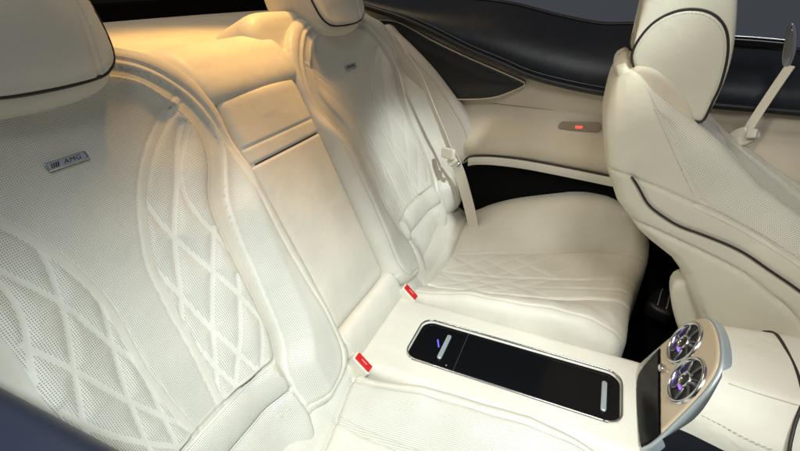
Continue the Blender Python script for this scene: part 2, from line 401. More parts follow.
QAMP = [.0034]
def sint(x, xs, ys):
    return sum(np.interp(x + o, xs, ys) for o in (-.05, -.035, -.02, -.01, 0, .01, .02, .035, .05)) / 9
def seat_W(P):
    s, v = P[:, 0], P[:, 1]
    ax = np.interp(v, [0, .2, .45, .6], [-.042, -.036, -.012, 0.]); r = s - ax
    a = np.abs(r)
    ce = sint(v, [.05, .3, .5, .62], [.045, .06, .13, .17])       # half width of the recessed middle
    co = sint(v, [.05, .25, .4, .5, .62], [.14, .165, .21, .225, .22])
    dep = sint(v, [0, .1, .35, .55, .66], [-.022, -.026, -.028, -.014, -.002])
    cin, ccore, crec = inside(P, centre_poly), inside(P, core_poly), inside(P, rec_poly)
    ds_ = np.minimum(seg_near(P, strip_in[::2])[0], seg_near(P, strip_o[::2])[0]); dc_ = np.minimum(seg_near(P, chan_in[::2])[0], seg_near(P, chan_in_o[::2])[0])
    tt = np.where(cin, np.clip(1 - dc_ / .05, 0, 1) * ds_ / (ds_ + dc_ + 1e-6), ds_ / (ds_ + dc_ + 1e-6)); tt = np.where(crec, tt, 1.)
    tt = np.where(v < .075, smooth01((a - .06) / .09), tt)
    w = dep * (1 - smooth01(tt))
    dco = np.minimum(seg_near(P, chan_out[::2])[0], seg_near(P, chan_out_o[::2])[0])
    # bolster crest
    edge_i = .257; inb = r > 0
    crest = sint(v, [-.06, .1, .35, .52, .62], [.03, .034, .028, .014, .004])
    out = sint(v, [-.06, .1, .35, .52, .62], [.050, .068, .066, .040, .008])
    k = np.where(ccore, 0, smooth01(dco / np.where(inb, .05, .075)))
    w = w + np.where(inb, crest, out) * k
    # roll off at the rim
    d = np.where(s > -.04, seg_near(P, sil[::2])[0], seg_near(P, sil_o[::2])[0])
    ro = np.where(s > -.04, .034, np.interp(v, [.45, .58], [.060, .034])); dr = np.where(s > 0, np.interp(v, [.40, .55], [.042, .012]), np.interp(v, [.42, .58], [.095, .014]))
    dr = np.where((s < 0) & (s > -.15) & (v > .5), .012, dr); dr = np.where((v < -.02) & (s > -.04), .030, dr)
    q = np.clip(1 - d / ro, 0, 1); w = w - dr * (1 - np.sqrt(np.maximum(1 - q * q, 0)))
    q = np.clip((v - .565) / .08, 0, 1); w = w - .028 * (1 - np.sqrt(np.maximum(1 - q * q, 0)))
    # quilting
    mq = inside(P, quilt_i) | inside(P, quilt_o)
    if mq.any():
        Q = P[mq]; dm = np.full(len(Q), 1.)
        for c in QI + QO + [strip_in, strip_o, chan_in, chan_in_o]:
            dm = np.minimum(dm, seg_near(Q, c[::2])[0])
        w[mq] += QAMP[0] * (1 - np.exp(-(dm / .010) ** 2)) 
    # channel inlay sunk
    d1 = np.minimum(seg_near(P, chan_in)[0], seg_near(P, chan_in_o)[0]); d2 = np.minimum(seg_near(P, chan_out)[0], seg_near(P, chan_out_o)[0])
    ic = inside(P, chan_poly)
    w -= np.where(ic, .0035 * smooth01(np.minimum(d1, d2) / .006), 0)
    w += np.where(~ic, .0025 * np.exp(-(d2 / .010) ** 2), 0)
    w -= .0035 * np.exp(-(d2 / .0026) ** 2) + .0025 * np.exp(-(d1 / .0026) ** 2)
    # narrow strips raised with seams each side
    d3 = np.minimum(seg_near(P, strip_in)[0], seg_near(P, strip_o)[0])
    w += .0007 * np.exp(-(d3 / .006) ** 4) - .0013 * np.exp(-((d3 - .0075) / .002) ** 2)
    # outer seam
    d4 = np.minimum(seg_near(P, outer_seam)[0], seg_near(P, outer_seam_o)[0])
    w -= .003 * np.exp(-(d4 / .0026) ** 2); w += .0008 * np.exp(-((d4 - .011) / .006) ** 2)
    # lumbar roll / lower bands
    inn = (s > -.185) & (s < .103)
    def ridge(v0, v1, h):
        t = np.clip((v - v0) / (v1 - v0), 0, 1); return h * np.sqrt(np.maximum(0, 1 - (2 * t - 1) ** 2)) ** .8
    e = smooth01((np.minimum(.103 - s, s + .185)) / .018)
    w = w + np.where(inn & (v < .074), e * (ridge(.006, .066, .014) + ridge(-.115, .002, .015) - .003), 0)
    # fabric relaxation
    w += .0012 * np.sin(s * 31 + v * 17) * np.sin(v * 41 - s * 9)
    # pulled creases
    w += .0010 * np.exp(-((v - .28 + .2 * s) / .02) ** 2) * np.clip((s - .15) / .05, 0, 1)
    return w
def panel_perf(P):
    d = np.minimum.reduce([(np.minimum(seg_near(P, a[::2])[0], seg_near(P, b[::2])[0]) - o) for a, b, o in
        ((strip_in, strip_o, .0085), (chan_in, chan_in_o, .0035), (chan_out, chan_out_o, .0045), (outer_seam, outer_seam_o, .0045))])
    return np.clip(d / .002 + .5, 0, 1)
def quilt_perf(P):
    dm = np.full(len(P), 1.)
    for c in QI + QO: dm = np.minimum(dm, seg_near(P, c[::2])[0])
    return np.clip((dm - .0026) / .002 , 0, 1)
def headrest(seat, fr):
    """leather head restraint on top of a rear seat"""
    h = bpy.data.objects.new('headrest', None)
    poly = cr([(.112, .700), (.112, .645), (.104, .600), (.082, .574), (.03, .564), (-.04, .564), (-.09, .574), (-.120, .600), (-.132, .64), (-.138, .70), (-.12, .75), (-.06, .775), (.0, .78), (.05, .775), (.095, .75)], 5, True)
    body = slab('headrest', fr, poly, -.12, .030, .05, SMOOTH, seat, r1=.030, dome=.004)
    face_poly = cr([(.110, .700), (.110, .645), (.102, .606), (.085, .588), (.06, .580), (.0, .577), (-.06, .580), (-.10, .592), (-.125, .62), (-.135, .70), (-.12, .755), (-.06, .785), (.0, .79), (.06, .785), (.10, .76)], 6, True)
    seam = cr([(.072, .77), (.082, .72), (.082, .66), (.074, .62), (.064, .581)], 6)
    seam2 = cr([(-.085, .77), (-.098, .72), (-.09, .66), (-.08, .62), (-.072, .582)], 6)
    def fw(P):
        d, _ = seg_near(P, face_poly, True); q = np.clip(1 - d / .010, 0, 1)
        w = .036 - .006 * (1 - np.sqrt(np.maximum(1 - q * q, 0))) + .010 * smooth01(d / .07) * smooth01((P[:, 1] - .57) / .1)
        ds = np.minimum(seg_near(P, seam)[0], seg_near(P, seam2)[0]); return w - .003 * np.exp(-(ds / .0026) ** 2)
    res = relief(body, fr, face_poly, fw, .003, ('face_panel', SMOOTH, 0), (), skirt=.02)
    pcl = resample(face_poly, .004)
    tube('piping', fr(pcl, np.full(len(pcl), .0295)), .0024, PIPE, body, closed=True)
    for k in (seam, seam2):
        kk = k + np.array([.006 if k is seam else -.006, 0]); kk = kk[kk[:, 1] < .76]
        stitches('stitching', fr(kk, fw(kk)), BN, body, r=.0005)
    return body
def text_mesh(txt, size):
    cu = bpy.data.curves.new('lettering', 'FONT'); cu.body = txt; cu.size = size; cu.extrude = .0003; cu.align_x = 'CENTER'; cu.align_y = 'CENTER'
    cu.shear = .25; cu.space_character = 1.1
    o = bpy.data.objects.new('lettering', cu); COL.objects.link(o)
    dg = bpy.context.evaluated_depsgraph_get(); me = bpy.data.meshes.new_from_object(o.evaluated_get(dg))
    v = [tuple(x.co) for x in me.vertices]; f = [tuple(p.vertices) for p in me.polygons]
    bpy.data.objects.remove(o); bpy.data.meshes.remove(me); return v, f

def cushion_pt_z(s, x):   # unused side helper
    return 0
def rear_seat(side):
    near = side < 0
    label = ('cream perforated leather rear seat with dark-piped headrest, nearest the camera at the left' if near else
             'cream quilted rear seat beyond the centre console, beside the beige side panel')
    PF = CREAM if side < 0 else SOFT; QF = QUILT if side < 0 else SOFT
    seat = thing('rear_seat', label, 'car seat', (-.2, side * SY, .2), 'rear seats')
    fr = seat_frame(side)
    st = .0024 if near else .0032; QAMP[0] = .0036 if near else .0020
    regs = [
        ('lumbar_roll', PF, 1, roll_poly), ('lower_band', PF, 1, band_poly), ('smooth_band', STRIPM if False else SMOOTH, 0, smooth_poly),
        ('seam_strip', SMOOTH, 0, band(strip_in, .012)),
        ('seam_strip', SMOOTH, 0, band(strip_o, .012)),
        ('quilted_panel', QF, quilt_perf, quilt_i), ('quilted_panel', QF, quilt_perf, quilt_o),
        ('inlay_strip', STRIPM, 0, chan_poly), ('centre_panel', PF, panel_perf, centre_poly),
        ('bolster', PF, panel_perf, bolst_poly), ('bolster', PF, panel_perf, bolst_poly_o)]
    relief(seat, fr, seat_outline, seat_W, st, ('backrest', SMOOTH, 0), regs, skirt=.09)
    for c, off in ((outer_seam, .0055), (outer_seam_o, -.0055), (chan_in, -.004)):
        cc = resample(c, .004); t = np.gradient(cc, axis=0); t /= np.linalg.norm(t, axis=1)[:, None]
        q = cc + np.stack([-t[:, 1], t[:, 0]], 1) * off
        stitches('stitching', fr(q, seat_W(q)), BN, seat, pitch=.0045, ln=.003, r=.00035, lift=.0003)
    headrest(seat, Frame(fr.O + BV * (.014 if not near else 0), fr.U, fr.V, fr.N))
    # badge plate
    o = fr(np.array([(-.010, .497)]), seat_W(np.array([(-.010, .497)])))[0]
    tilt = rad(-3) * side
    Ud = np.array([0, 1., 0]) ; 
    bf = frame_from(o + BN * .001, Ud, BV)
    pl = slab('badge', bf, rrect(-.0275, -.0058, .0275, .0058, .0022, 4), 0, .0032, .0012, CHROME, seat)
    ip = slab('badge_face', bf, rrect(-.0245, -.0042, .0245, .0042, .0012, 3), .0022, .0035, .0003, SATIN, pl)
    v, f = text_mesh('AMG', .0082)
    v = np.array(v); P = bf(v[:, :2] * np.array([1.25, 1]) + np.array([.006, 0]), v[:, 2] + .0036)
    obj('lettering', P, f, PIPE, pl, smooth=False)
    for k in range(4):
        x0 = -.0205 + k * .0027; a = .0009 + .0001 * k
        q = np.array([(x0 - .002, -.003), (x0 - .002 + a * 1.6, -.003), (x0 + .0006 + a * 1.6, .003), (x0 + .0006, .003)])
        obj('badge_stripe', bf(q, np.full(4, .0037)), [(0, 1, 2, 3)], PIPE, pl, smooth=False)
    # child-seat anchor symbol pressed in the lower band
    for sx in (.058, -.135):
        c0 = np.array([sx, -.022]); w0 = seat_W(np.array([c0]))[0]
        t = np.linspace(0, 2 * math.pi, 20)[:-1]
        ring = np.stack([c0[0] - .006 + .0052 * np.cos(t), c0[1] + .0052 * np.sin(t)], 1)
        sym = tube('anchor_symbol', fr(ring, seat_W(ring) + .0006), .0009, SMOOTH, seat, True, 6)
        r2 = rrect(c0[0] - .004, c0[1] - .0028, c0[0] + .012, c0[1] + .0028, .0015, 3)
        tube('anchor_symbol', fr(r2, seat_W(r2) + .0006), .0008, SMOOTH, seat, True, 6)
    # ---------------- cushion : plan coordinates (x, s) with s = |y|
    cf = Frame((0, 0, 0), (1, 0, 0), (0, side, 0), (0, 0, 1))
    inner = [(-.455, .140), (-.36, .138), (-.2, .136), (0, .138), (.10, .142), (.15, .152)]
    front = [(.172, .20), (.180, .28), (.190, .38), (.208, .48), (.228, .56), (.232, .62), (.215, .665)]
    outer = [(.16, .688), (.0, .694), (-.2, .694), (-.33, .690), (-.46, .67)]
    out = cr(inner + front + outer, 6); out = np.vstack([out, [(-.47, .4)]])
    seamA = cr([(-.346, .240), (-.28, .247), (-.15, .256), (0, .274), (.10, .300), (.19, .335)], 8)
    seamB = cr([(-.322, .432), (-.26, .447), (-.12, .485), (.0, .515), (.1, .543), (.24, .575)], 8)
    mid = cr([(-.334, .335), (-.2, .345), (0, .375), (.1, .405), (.2, .45)], 8)
    midb = cr([(-.34, .300), (-.2, .306), (0, .328), (.1, .355), (.19, .392)], 8)
    seamI = cr([(-.350, .163), (-.2, .165), (0, .168), (.10, .172), (.15, .178), (.19, .19)], 8)
    rearband = np.array([(-.48, .160), (-.352, .160), (-.346, .24), (-.322, .43), (-.335, .672), (-.48, .672)])
    quilts = []
    for k in range(9):
        a = -.335 + k * .082
        quilts.append(np.array([(a, np.interp(a, seamA[:, 0], seamA[:, 1])), (a + .164, np.interp(a + .164, mid[:, 0], mid[:, 1]))]))
        quilts.append(np.array([(a, np.interp(a, mid[:, 0], mid[:, 1])), (a + .164, np.interp(a + .164, seamA[:, 0], seamA[:, 1]))]))
        quilts.append(np.array([(a, np.interp(a, mid[:, 0], mid[:, 1])), (a + .164, np.interp(a + .164, seamB[:, 0], seamB[:, 1]))]))
        quilts.append(np.array([(a, np.interp(a, seamB[:, 0], seamB[:, 1])), (a + .164, np.interp(a + .164, mid[:, 0], mid[:, 1]))]))
    quilts = [q for q in quilts if q[:, 0].max() < .05]
    def W(P):
        x, s = P[:, 0], P[:, 1]
        sA = np.interp(x, seamA[:, 0], seamA[:, 1]); sB = np.interp(x, seamB[:, 0], seamB[:, 1])
        z = np.interp(x, [-.46, -.405, -.352, -.3, -.1, .08, .2], [.565, .516, .462, .458, .482, .505, .505])
        z = z - .008 * np.sin(np.clip((s - sA) / (sB - sA), 0, 1) * math.pi)
        # inboard bolster
        hi = np.interp(x, [-.41, -.35, -.2, 0, .1, .2], [.0, .034, .058, .052, .034, .0])
        t = np.clip((sA - s) / (sA - .138), 0, 1)
        z = z + hi * np.sin(np.clip(t * 1.25, 0, 1.25) * math.pi / 2) ** 1.2
        # outboard bolster
        ho = sum(np.interp(x + o, [-.45, -.35, -.29, -.2, -.13, 0, .12, .2, .23], [.0, .015, .060, .098, .116, .138, .128, .085, .04]) for o in (-.03, -.015, 0, .015, .03)) / 5
        t = np.clip((s - sB) / (.66 - sB), 0, 1); z = z + ho * np.sin(t * math.pi / 2) ** 1.1
        # rim
        dd, _ = seg_near(P, out[:-1]); 
        fr_ = (x > .05) 
        rr = np.interp(x, [.0, .13], [.022, .055]); q = np.clip(1 - dd / rr, 0, 1)
        z = z - np.interp(x, [.0, .13], [.02, .05]) * (1 - np.sqrt(np.maximum(1 - q * q, 0))) * np.where(x < -.36, 0, 1)
        for c, dpt, wd in ((seamA, .006, .0045), (seamB, .005, .004), (seamI, .0035, .003)):
            z -= dpt * np.exp(-(seg_near(P, c)[0] / wd) ** 2)
        # quilting in the seat field
        m = (s > sA) & (s < sB) & (x > -.335)
        if m.any():
            dm = np.full(m.sum(), 1.)
            for c in quilts: dm = np.minimum(dm, seg_near(P[m], c)[0])
            dm2 = seg_near(P[m], mid)[0]; dm3 = seg_near(P[m], midb)[0]
            xf = x[m]; z[m] += .0018 * (1 - np.exp(-(dm / .008) ** 2)) - (.003 + .004 * smooth01((xf + .05) / .15)) * np.exp(-(dm2 / .0045) ** 2) - (.001 + .003 * smooth01((xf + .02) / .12)) * np.exp(-(dm3 / .0045) ** 2)
        xb = np.interp(s, [.13, .24, .43, .7], [-.352, -.346, -.322, -.335])
        z -= .008 * np.exp(-((x - xb) / .004) ** 2)
        z += .006 * np.exp(-((x - xb + .03) / .022) ** 2) * np.where(x < xb, 1, 0)
        # wrinkles
        z += .0012 * np.sin(x * 70 + 4 * np.sin(s * 25)) * np.exp(-((s - .2) / .05) ** 2) + .0012 * np.sin(x * 23 + s * 40)
        z += .003 * np.exp(-((s - .56 - .1 * x) / .012) ** 2) * 0
        return z
    sa, sb = seamA[seamA[:, 0] < .13], seamB[seamB[:, 0] < .16]
    bi = np.vstack([sa[::-1], [(-.350, .160)], [(-.2, .163)], [(0, .168)], [(.10, .172)], [(.14, .177)]])
    bo = np.vstack([sb, [(.17, .62)], [(.15, .665)], [(-.2, .675)], [(-.335, .672)]])
    fld = np.vstack([sa, sb[::-1]])
    def qperf(P):
        dm = np.full(len(P), 1.)
        for c in quilts + [mid, midb, seamA, seamB]: dm = np.minimum(dm, seg_near(P, c)[0])
        return np.where(P[:, 0] < -.02 + .04 * np.sin(P[:, 1] * 60), np.clip((dm - .0028) / .002, 0, 1), 0)
    relief(seat, cf, out, W, .0035, ('cushion_edge', SMOOTH, 0),
           [('cushion_rear_band', SOFT, 1, rearband), ('cushion_bolster', PF, 1 if near else 0, bi), ('cushion_bolster', PF, 1, bo), ('cushion_field', SOFT, qperf, fld)], skirt=.26)
    for c, o_ in ((seamA, -.008), (seamB, .008), (seamI, .006)):
        q = resample(c, .005) + np.array([0, o_]); q = q[q[:, 0] < .16]
        stitches('stitching', cf(q, W(q)), (0, 0, 1), seat, r=.0006)
    return seat
near_seat = rear_seat(-1)
far_seat = rear_seat(1)

# ------------------------------------------------------------------ centre backrest
cb = thing('folding_armrest_unit', 'plain cream centre backrest with fold-down armrest between the two rear seats', 'backrest', (-.45, 0, .5))
cfm = Frame(BO, (0, 1, 0), BV, BN)
bf_out = np.array([(-.125, -.12), (.125, -.12), (.125, .49), (.60, .60), (.70, .665), (-.70, .665), (-.60, .60), (-.125, .49)])
def padW(P):
    u, v = P[:, 0], P[:, 1]
    d = np.minimum(.118 - np.abs(u), .118); q = np.clip(1 - d / .02, 0, 1)
    w = -.012 * (1 - np.sqrt(np.maximum(1 - q * q, 0))) + .010 * np.cos(u * 11) * smooth01(v / .1)
    w -= .006 * np.exp(-((v - .384) / .0028) ** 2) + .003 * np.exp(-((v - .418) / .0022) ** 2)
    q = np.clip(1 - (v - .0) / .02, 0, 1); w -= .012 * (1 - np.sqrt(np.maximum(1 - q * q, 0)))
    q = np.clip(1 - (.512 - v) / .02, 0, 1); w -= .006 * (1 - np.sqrt(np.maximum(1 - q * q, 0)))
    return w + .0015 * np.sin(u * 25 + v * 13)
relief(cb, cfm, np.array([(-.116, .0), (.116, .0), (.116, .512), (-.116, .512)]), padW, .003, ('folding_armrest', SMOOTH, 0), (), skirt=.03)
q = resample(np.array([(-.105, .384), (.105, .384)]), .004)
tube('pull_strap_gap', cfm(q, padW(q) + .0022), .0010, DKP, cb)
def lowW(P):
    u, v = P[:, 0], P[:, 1]; t = np.clip((v + .10) / .098, 0, 1)
    return .004 + .022 * np.sqrt(np.maximum(0, 1 - (2 * t - 1) ** 2)) - .01 * (1 - t)
relief(cb, cfm, np.array([(-.125, -.10), (.125, -.10), (.125, -.002), (-.125, -.002)]), lowW, .004, ('lower_roll', SMOOTH, 0), (), skirt=.05)
# the rounded upper cushion above the folding armrest, spreading behind both seats
def topW(P):
    u, v = P[:, 0], P[:, 1]; au = np.abs(u)
    w = .010 * np.exp(-(au / .15) ** 4) * (1 - .8 * smooth01((v - .52) / .06)) - smooth01((au - .125) / .075) * np.interp(v, [.50, .56, .60, .64], [.07, .066, .056, .052])
    t_ = v - .535
    q = np.clip(t_ / .100, 0, 1); w -= .085 * (1 - np.sqrt(np.maximum(1 - q * q, 0))) + 2.25 * np.maximum(t_ - .093, 0)
    q = np.clip(1 - (v - .505) / .03, 0, 1); w -= .012 * (1 - np.sqrt(np.maximum(1 - q * q, 0)))
    return w
relief(cb, cfm, cr([(-.10, .505), (.10, .505), (.135, .51), (.16, .50), (.25, .50), (.69, .50), (.69, .692), (0, .692), (-.69, .692), (-.69, .50), (-.25, .50), (-.16, .50), (-.135, .51)], 4, True), topW, .0045, ('top_cushion', SMOOTH, 0), (), skirt=.10)
sh_poly = cr([(.078, .56), (.074, .60), (.082, .635), (.105, .660), (.15, .670), (.24, .668), (.40, .66), (.60, .65), (.66, .60), (.60, .54), (.30, .53), (.10, .53)], 6, True)
shd = slab('shoulder_pad', cfm, sh_poly, -.16, -.022, .03, SMOOTH, cb, r1=.035, dome=.002)
# shelf
ps = thing('parcel_shelf', 'cream leather parcel shelf behind the rear backrests, lit yellow', 'shelf', (-.95, 0, 1.1))
X = np.linspace(-1.36, -.76, 30); Yy = np.linspace(-1.0, 1.6, 60)
G = np.array([[(x, y, 1.100 - .01 * abs(y) ** 2 + .004 * math.sin(x * 9)) for y in Yy] for x in X])
grid('shelf_panel', G, SMOOTH, ps, flip=False)
G = np.array([[(x, y, 1.125 + .02 + .09 * (t := (-(x + 1.36) / .5)) ) for y in Yy] for x in np.linspace(-2.2, -1.36, 12)])
grid('roof_cover', G, BLK, ps)
G = np.array([[(-1.365, y, z) for y in Yy] for z in np.linspace(1.0, 1.15, 5)]); grid('cover_lip', G, BLK, ps)

# ------------------------------------------------------------------ buckles
def buckle(y, label):
    t = thing('belt_buckle', label, 'seat belt buckle', (-.35, y, .46), 'red seat belt buckles beside the console')
    Uv = np.array([.72, 0, -.69]); A = np.array([.62, 0, .78])
    f = frame_from(np.array([-.345, y, .503]), Uv, (0, 1, 0))
    f = Frame(np.array([-.347, y, .506]), Uv / np.linalg.norm(Uv), (0, 1, 0), A / np.linalg.norm(A))
    slab('buckle_body', f, rrect(-.025, -.012, .025, .012, .005, 4), -.085, .010, .003, WHITEP, t)
    slab('release_button', f, rrect(-.021, -.0085, .021, .0085, .002, 3), .004, .0135, .0015, RED, t)
    s = slab('button_mark', f, rrect(-.008, -.0015, .008, .0015, .0006, 3), .012, .0141, .0002, plain('faded_red', (.8, .25, .22), .5), t)
    slab('buckle_stalk', f, rrect(-.015, -.008, .015, .008, .004, 4), -.14, -.06, .003, WHITEP, t)
    return t
buckle(-.131, 'red seat belt buckle in a cream housing beside the nearest rear seat')
buckle(.128, 'red seat belt buckle at the foot of the far rear seat, behind the console')

# ------------------------------------------------------------------ centre console
con = thing('centre_console', 'cream leather centre console with black sliding-lid tray and round rear air vents', 'console', (0, 0, .2))
tray = rrect(-.278, -.0675, .158, .0675, .03, 8)
def con_top(P):
    x, y = P[:, 0], P[:, 1]; dwell = np.where(inside(P, inset(tray, .0025)), .016, 0)
    q = np.clip(1 - (.128 - np.abs(y)) / .02, 0, 1); z = .500 - .02 * (1 - np.sqrt(np.maximum(1 - q * q, 0)))
    z += .0006 * np.sin(x * 30) * np.cos(y * 25)
    return z - dwell
cxy = Frame((0, 0, 0), (1, 0, 0), (0, 1, 0), (0, 0, 1))
tray = tray + np.stack([np.zeros(len(tray)), np.zeros(len(tray))], 1)
# console lid surface with an opening
def ctop(P): return con_top(P) - .006 * np.where(inside(P, tray), 1, 0)
relief(con, cxy, np.array([(-.405, -.128), (.235, -.128), (.235, .128), (-.405, .128)]), con_top, .004, ('console_top', SMOOTH, 0), (('tray_well', DKP, 0, inset(tray, .003)),), skirt=.25)
slab('tray_lid', cxy, inset(tray, .0030), .480, .4940, .001, GLOSS, con)
tube('tray_frame', np.c_[resample(np.vstack([tray, tray[:1]]), .004), np.full(len(resample(np.vstack([tray, tray[:1]]), .004)), .5008)], .0019, CHROME, con)
def handle(x, y0, y1):
    f = Frame((x, (y0 + y1) / 2, .4935), (1, 0, 0), (0, 1, 0), (0, 0, 1)); L = (y1 - y0) / 2
    return slab('tray_handle', f, rrect(-.0052, -L, .0052, L, .005, 5), 0, .0065, .003, SATIN, con)
handle(-.205, -.042, .036); handle(.126, -.043, .035)
# fine gap between the two sliding lids
obj('lid_gap', cxy(np.array([(-.168, -.062), (-.1665, -.062), (-.1665, .062), (-.168, .062)]), np.full(4, .4944)), [(0, 1, 2, 3)], plain('gap_grey', (.03, .03, .03), .4), con, smooth=False)
obj('status_light', cxy(rrect(-.186, -.052, -.1835, -.0495, .001, 3), np.full(16, .5028)) if False else cxy(rrect(-.186, -.052, -.1835, -.0495, .001, 3), np.full(len(rrect(0, 0, 1, 1, .1, 3)), .4944)), [tuple(range(len(rrect(0, 0, 1, 1, .1, 3))))], plain('tiny_white', (.6, .6, .6), .4), con, smooth=False)
# blue ambient reflection on the lid, put in as a small glowing strip
sl = slab('blue_reflection_strip', Frame((-.222, .004, .4942), (.91, .42, 0), (-.42, .91, 0), (0, 0, 1)), rrect(-.0015, -.012, .0015, .012, .001, 3), 0, .001, .0003, plain('blue_reflection_glow', (.05, .05, .6), .4, emit=(.12, .1, 1, 1.6)), con)
# raised front console: loft along x
secs_s = np.linspace(0, 1, 60)
def con_sec(x, lift=0):
    top = np.interp(x, [.2, .3, .6, 1.0], [.672, .676, .69, .70])
    ctl = [(-.150, .30), (-.148, .52), (-.146, .595), (-.138, .622), (-.118, .645), (-.088, top - .008), (-.072, top), (0, top + .006), (.072, top), (.095, top - .012), (.125, .64), (.145, .59), (.148, .5), (.150, .30)]
    c = cr(ctl, 6); return resample(c, .006)
ns = len(con_sec(.3)); 
def sec_fix(x):
    c = con_sec(x); d = np.linalg.norm(np.diff(c, axis=0), axis=1); s = np.r_[0, np.cumsum(d)]; t = np.linspace(0, s[-1], 150)
    return np.stack([np.interp(t, s, c[:, 0]), np.interp(t, s, c[:, 1])], 1)
def con_front(x0f, x1, name, jr, mat, nrow=60, flt=0):
    R = []
    for i in range(nrow):
        t = i / (nrow - 1); row = []
        for j in jr:
            yz = sec_fix(.35)[j]; xs = x0f(yz); x = xs + (x1 - xs) * t ** 1.4; yz = sec_fix(x)[j].copy(); yz[0] *= np.interp(x, [.19, .24, .30, .40], [.72, .78, .90, 1.])
            row.append((x, yz[0], yz[1]))
        R.append(row)
    return grid(name, np.array(R), mat, con)
PANEL_A = rad(67); PV = np.array([math.cos(PANEL_A), 0, math.sin(PANEL_A)])
S0 = sec_fix(.35)
jl = [j for j in range(150) if S0[j][1] > .585 or S0[j][0] > 0]; jn = [j for j in range(150) if not (S0[j][1] > .592 or S0[j][0] > 0)]
xstart = lambda yz: .19 + (yz[1] - .5) * math.cos(PANEL_A) / math.sin(PANEL_A) - .002
gap_curve = cr([(.36, .11, .655), (.363, .072, .680), (.366, 0, .684), (.365, -.05, .682), (.362, -.075, .677), (.352, -.105, .657), (.347, -.132, .634), (.352, -.143, .615), (.372, -.147, .603), (.42, -.149, .598), (.55, -.150, .596), (.9, -.150, .6)], 8)
con_front(xstart, 1.0, 'console_cover', jl, SMOOTH)
con_front(xstart, 1.0, 'lower_side_trim', jn, NAVY)
tube('lid_gap_shade', gap_curve + np.array([0, -.0005, -.0005]), .0026, PIPE, con)  # dark tube stands in for the shade in the lid's parting gap
# ridge seam + stitched lower seam
rsx = np.linspace(.272, .9, 60)
def on_cover(x, y0):
    c = sec_fix(x); k = np.interp(x, [.19, .24, .30, .40], [.70, .76, .90, 1.]); j = int(np.argmin(np.abs(c[:, 0] - y0) + (c[:, 1] < .6))); return (x, c[j, 0] * k, c[j, 1])
rs = smoothc(np.array([on_cover(x, -.088) for x in rsx])) if False else np.array([on_cover(x, -.088) for x in rsx])
for _ in range(4): rs[1:-1] = (rs[:-2] + 2 * rs[1:-1] + rs[2:]) / 4
tube('seam_bead', rs, .0011, TRIMB, con)
ss = cr([(.235, -.1475, .612), (.30, -.1475, .612), (.34, -.1475, .612), (.38, -.1488, .585), (.9, -.150, .57)], 8)
ss = cr([(.245, -.108, .624), (.27, -.116, .624), (.30, -.1275, .624), (.34, -.1345, .623), (.40, -.1395, .622), (.9, -.1395, .622)], 8)
stitches('stitching', ss, (0, -1, .5), con, pitch=.007, ln=.0045, r=.0009)
# vent panel
pf = Frame((.19, 0, .5), (0, 1, 0), PV, (-PV[2], 0, PV[0]))
po = cr([(-.098, -.004), (.0, -.010), (.060, -.006), (.085, .012), (.102, .06), (.108, .11), (.104, .155), (.085, .19), (.045, .206), (-.01, .206), (-.050, .194), (-.075, .165), (-.092, .12), (-.110, .05), (-.112, .012)], 8, True)
slab('vent_surround', pf, po, -.014, .004, .004, SATIN, con)
pi_ = inset(po, .0055)
slab('panel_back', pf, inset(po, .010), -.002, .0046, .001, DKP, con)
facep = np.array([p for p in pi_ if p[1] > .052]); facep = facep[np.argsort(np.arctan2(facep[:, 1] - .10, facep[:, 0]))]
C1, C2, VR = (.055, .135), (-.034, .126), .0412
def holed(name, poly, holes, w, mat, parent):
    def fw(P):
        z = np.full(len(P), w); 
        d, _ = seg_near(P, poly, True); q = np.clip(1 - d / .004, 0, 1); z -= .003 * (1 - np.sqrt(np.maximum(1 - q * q, 0))); return z
    # cut holes: vents sit in wells
    relief_holes(parent, pf, poly, fw, .0022, name, mat, holes)
def relief_holes(parent, frame, outline, W, step, name, mat, holes):
    lo, hi = outline.min(0), outline.max(0); nx, ny = int((hi[0] - lo[0]) / step) + 2, int((hi[1] - lo[1]) / step) + 2
    X, Y = np.meshgrid(lo[0] + np.arange(nx + 1) * step, lo[1] + np.arange(ny + 1) * step, indexing='ij'); V = np.stack([X.ravel(), Y.ravel()], 1)
    F = [(i * (ny + 1) + j, (i + 1) * (ny + 1) + j, (i + 1) * (ny + 1) + j + 1, i * (ny + 1) + j + 1) for i in range(nx) for j in range(ny)]
    F = np.array(F); cen = V[F].mean(1); k = inside(cen, outline)
    for (cx, cy, r) in holes: k &= np.hypot(cen[:, 0] - cx, cen[:, 1] - cy) > r
    F = F[k]; cnt = np.bincount(F.ravel(), minlength=len(V)); b = np.where((cnt > 0) & (cnt < 4))[0]
    d, q = seg_near(V[b], outline, True)
    for i, vi in enumerate(b):
        best = d[i]; pt = q[i]
        for (cx, cy, r) in holes:
            dx, dy = V[vi][0] - cx, V[vi][1] - cy; h = math.hypot(dx, dy)
            if abs(h - r) < best: best = abs(h - r); pt = np.array([cx + dx / h * r, cy + dy / h * r])
        V[vi] = pt
    obj(name, frame(V, W(V)), F, mat, parent)
def clip(poly, a, b, keep_above):
    """clip polygon by the line v = a + b*u"""
    o = []; f = lambda p: (p[1] - a - b * p[0]) * (1 if keep_above else -1); n = len(poly)
    for i in range(n):
        p, q = np.array(poly[i]), np.array(poly[(i + 1) % n]); fp_, fq = f(p), f(q)
        if fp_ >= 0: o.append(p)
        if (fp_ >= 0) != (fq >= 0): o.append(p + (q - p) * fp_ / (fp_ - fq))
    return np.array(o)
holed('vent_face', clip(pi_, .064, .09, True), [(*C1, VR), (*C2, VR)], .0075, WOODB, con)
holed('display_panel', clip(inset(po, .0065), .062, .09, False), [], .0068, plain('display_black', (.004, .004, .004), .25, spec=.12), con)
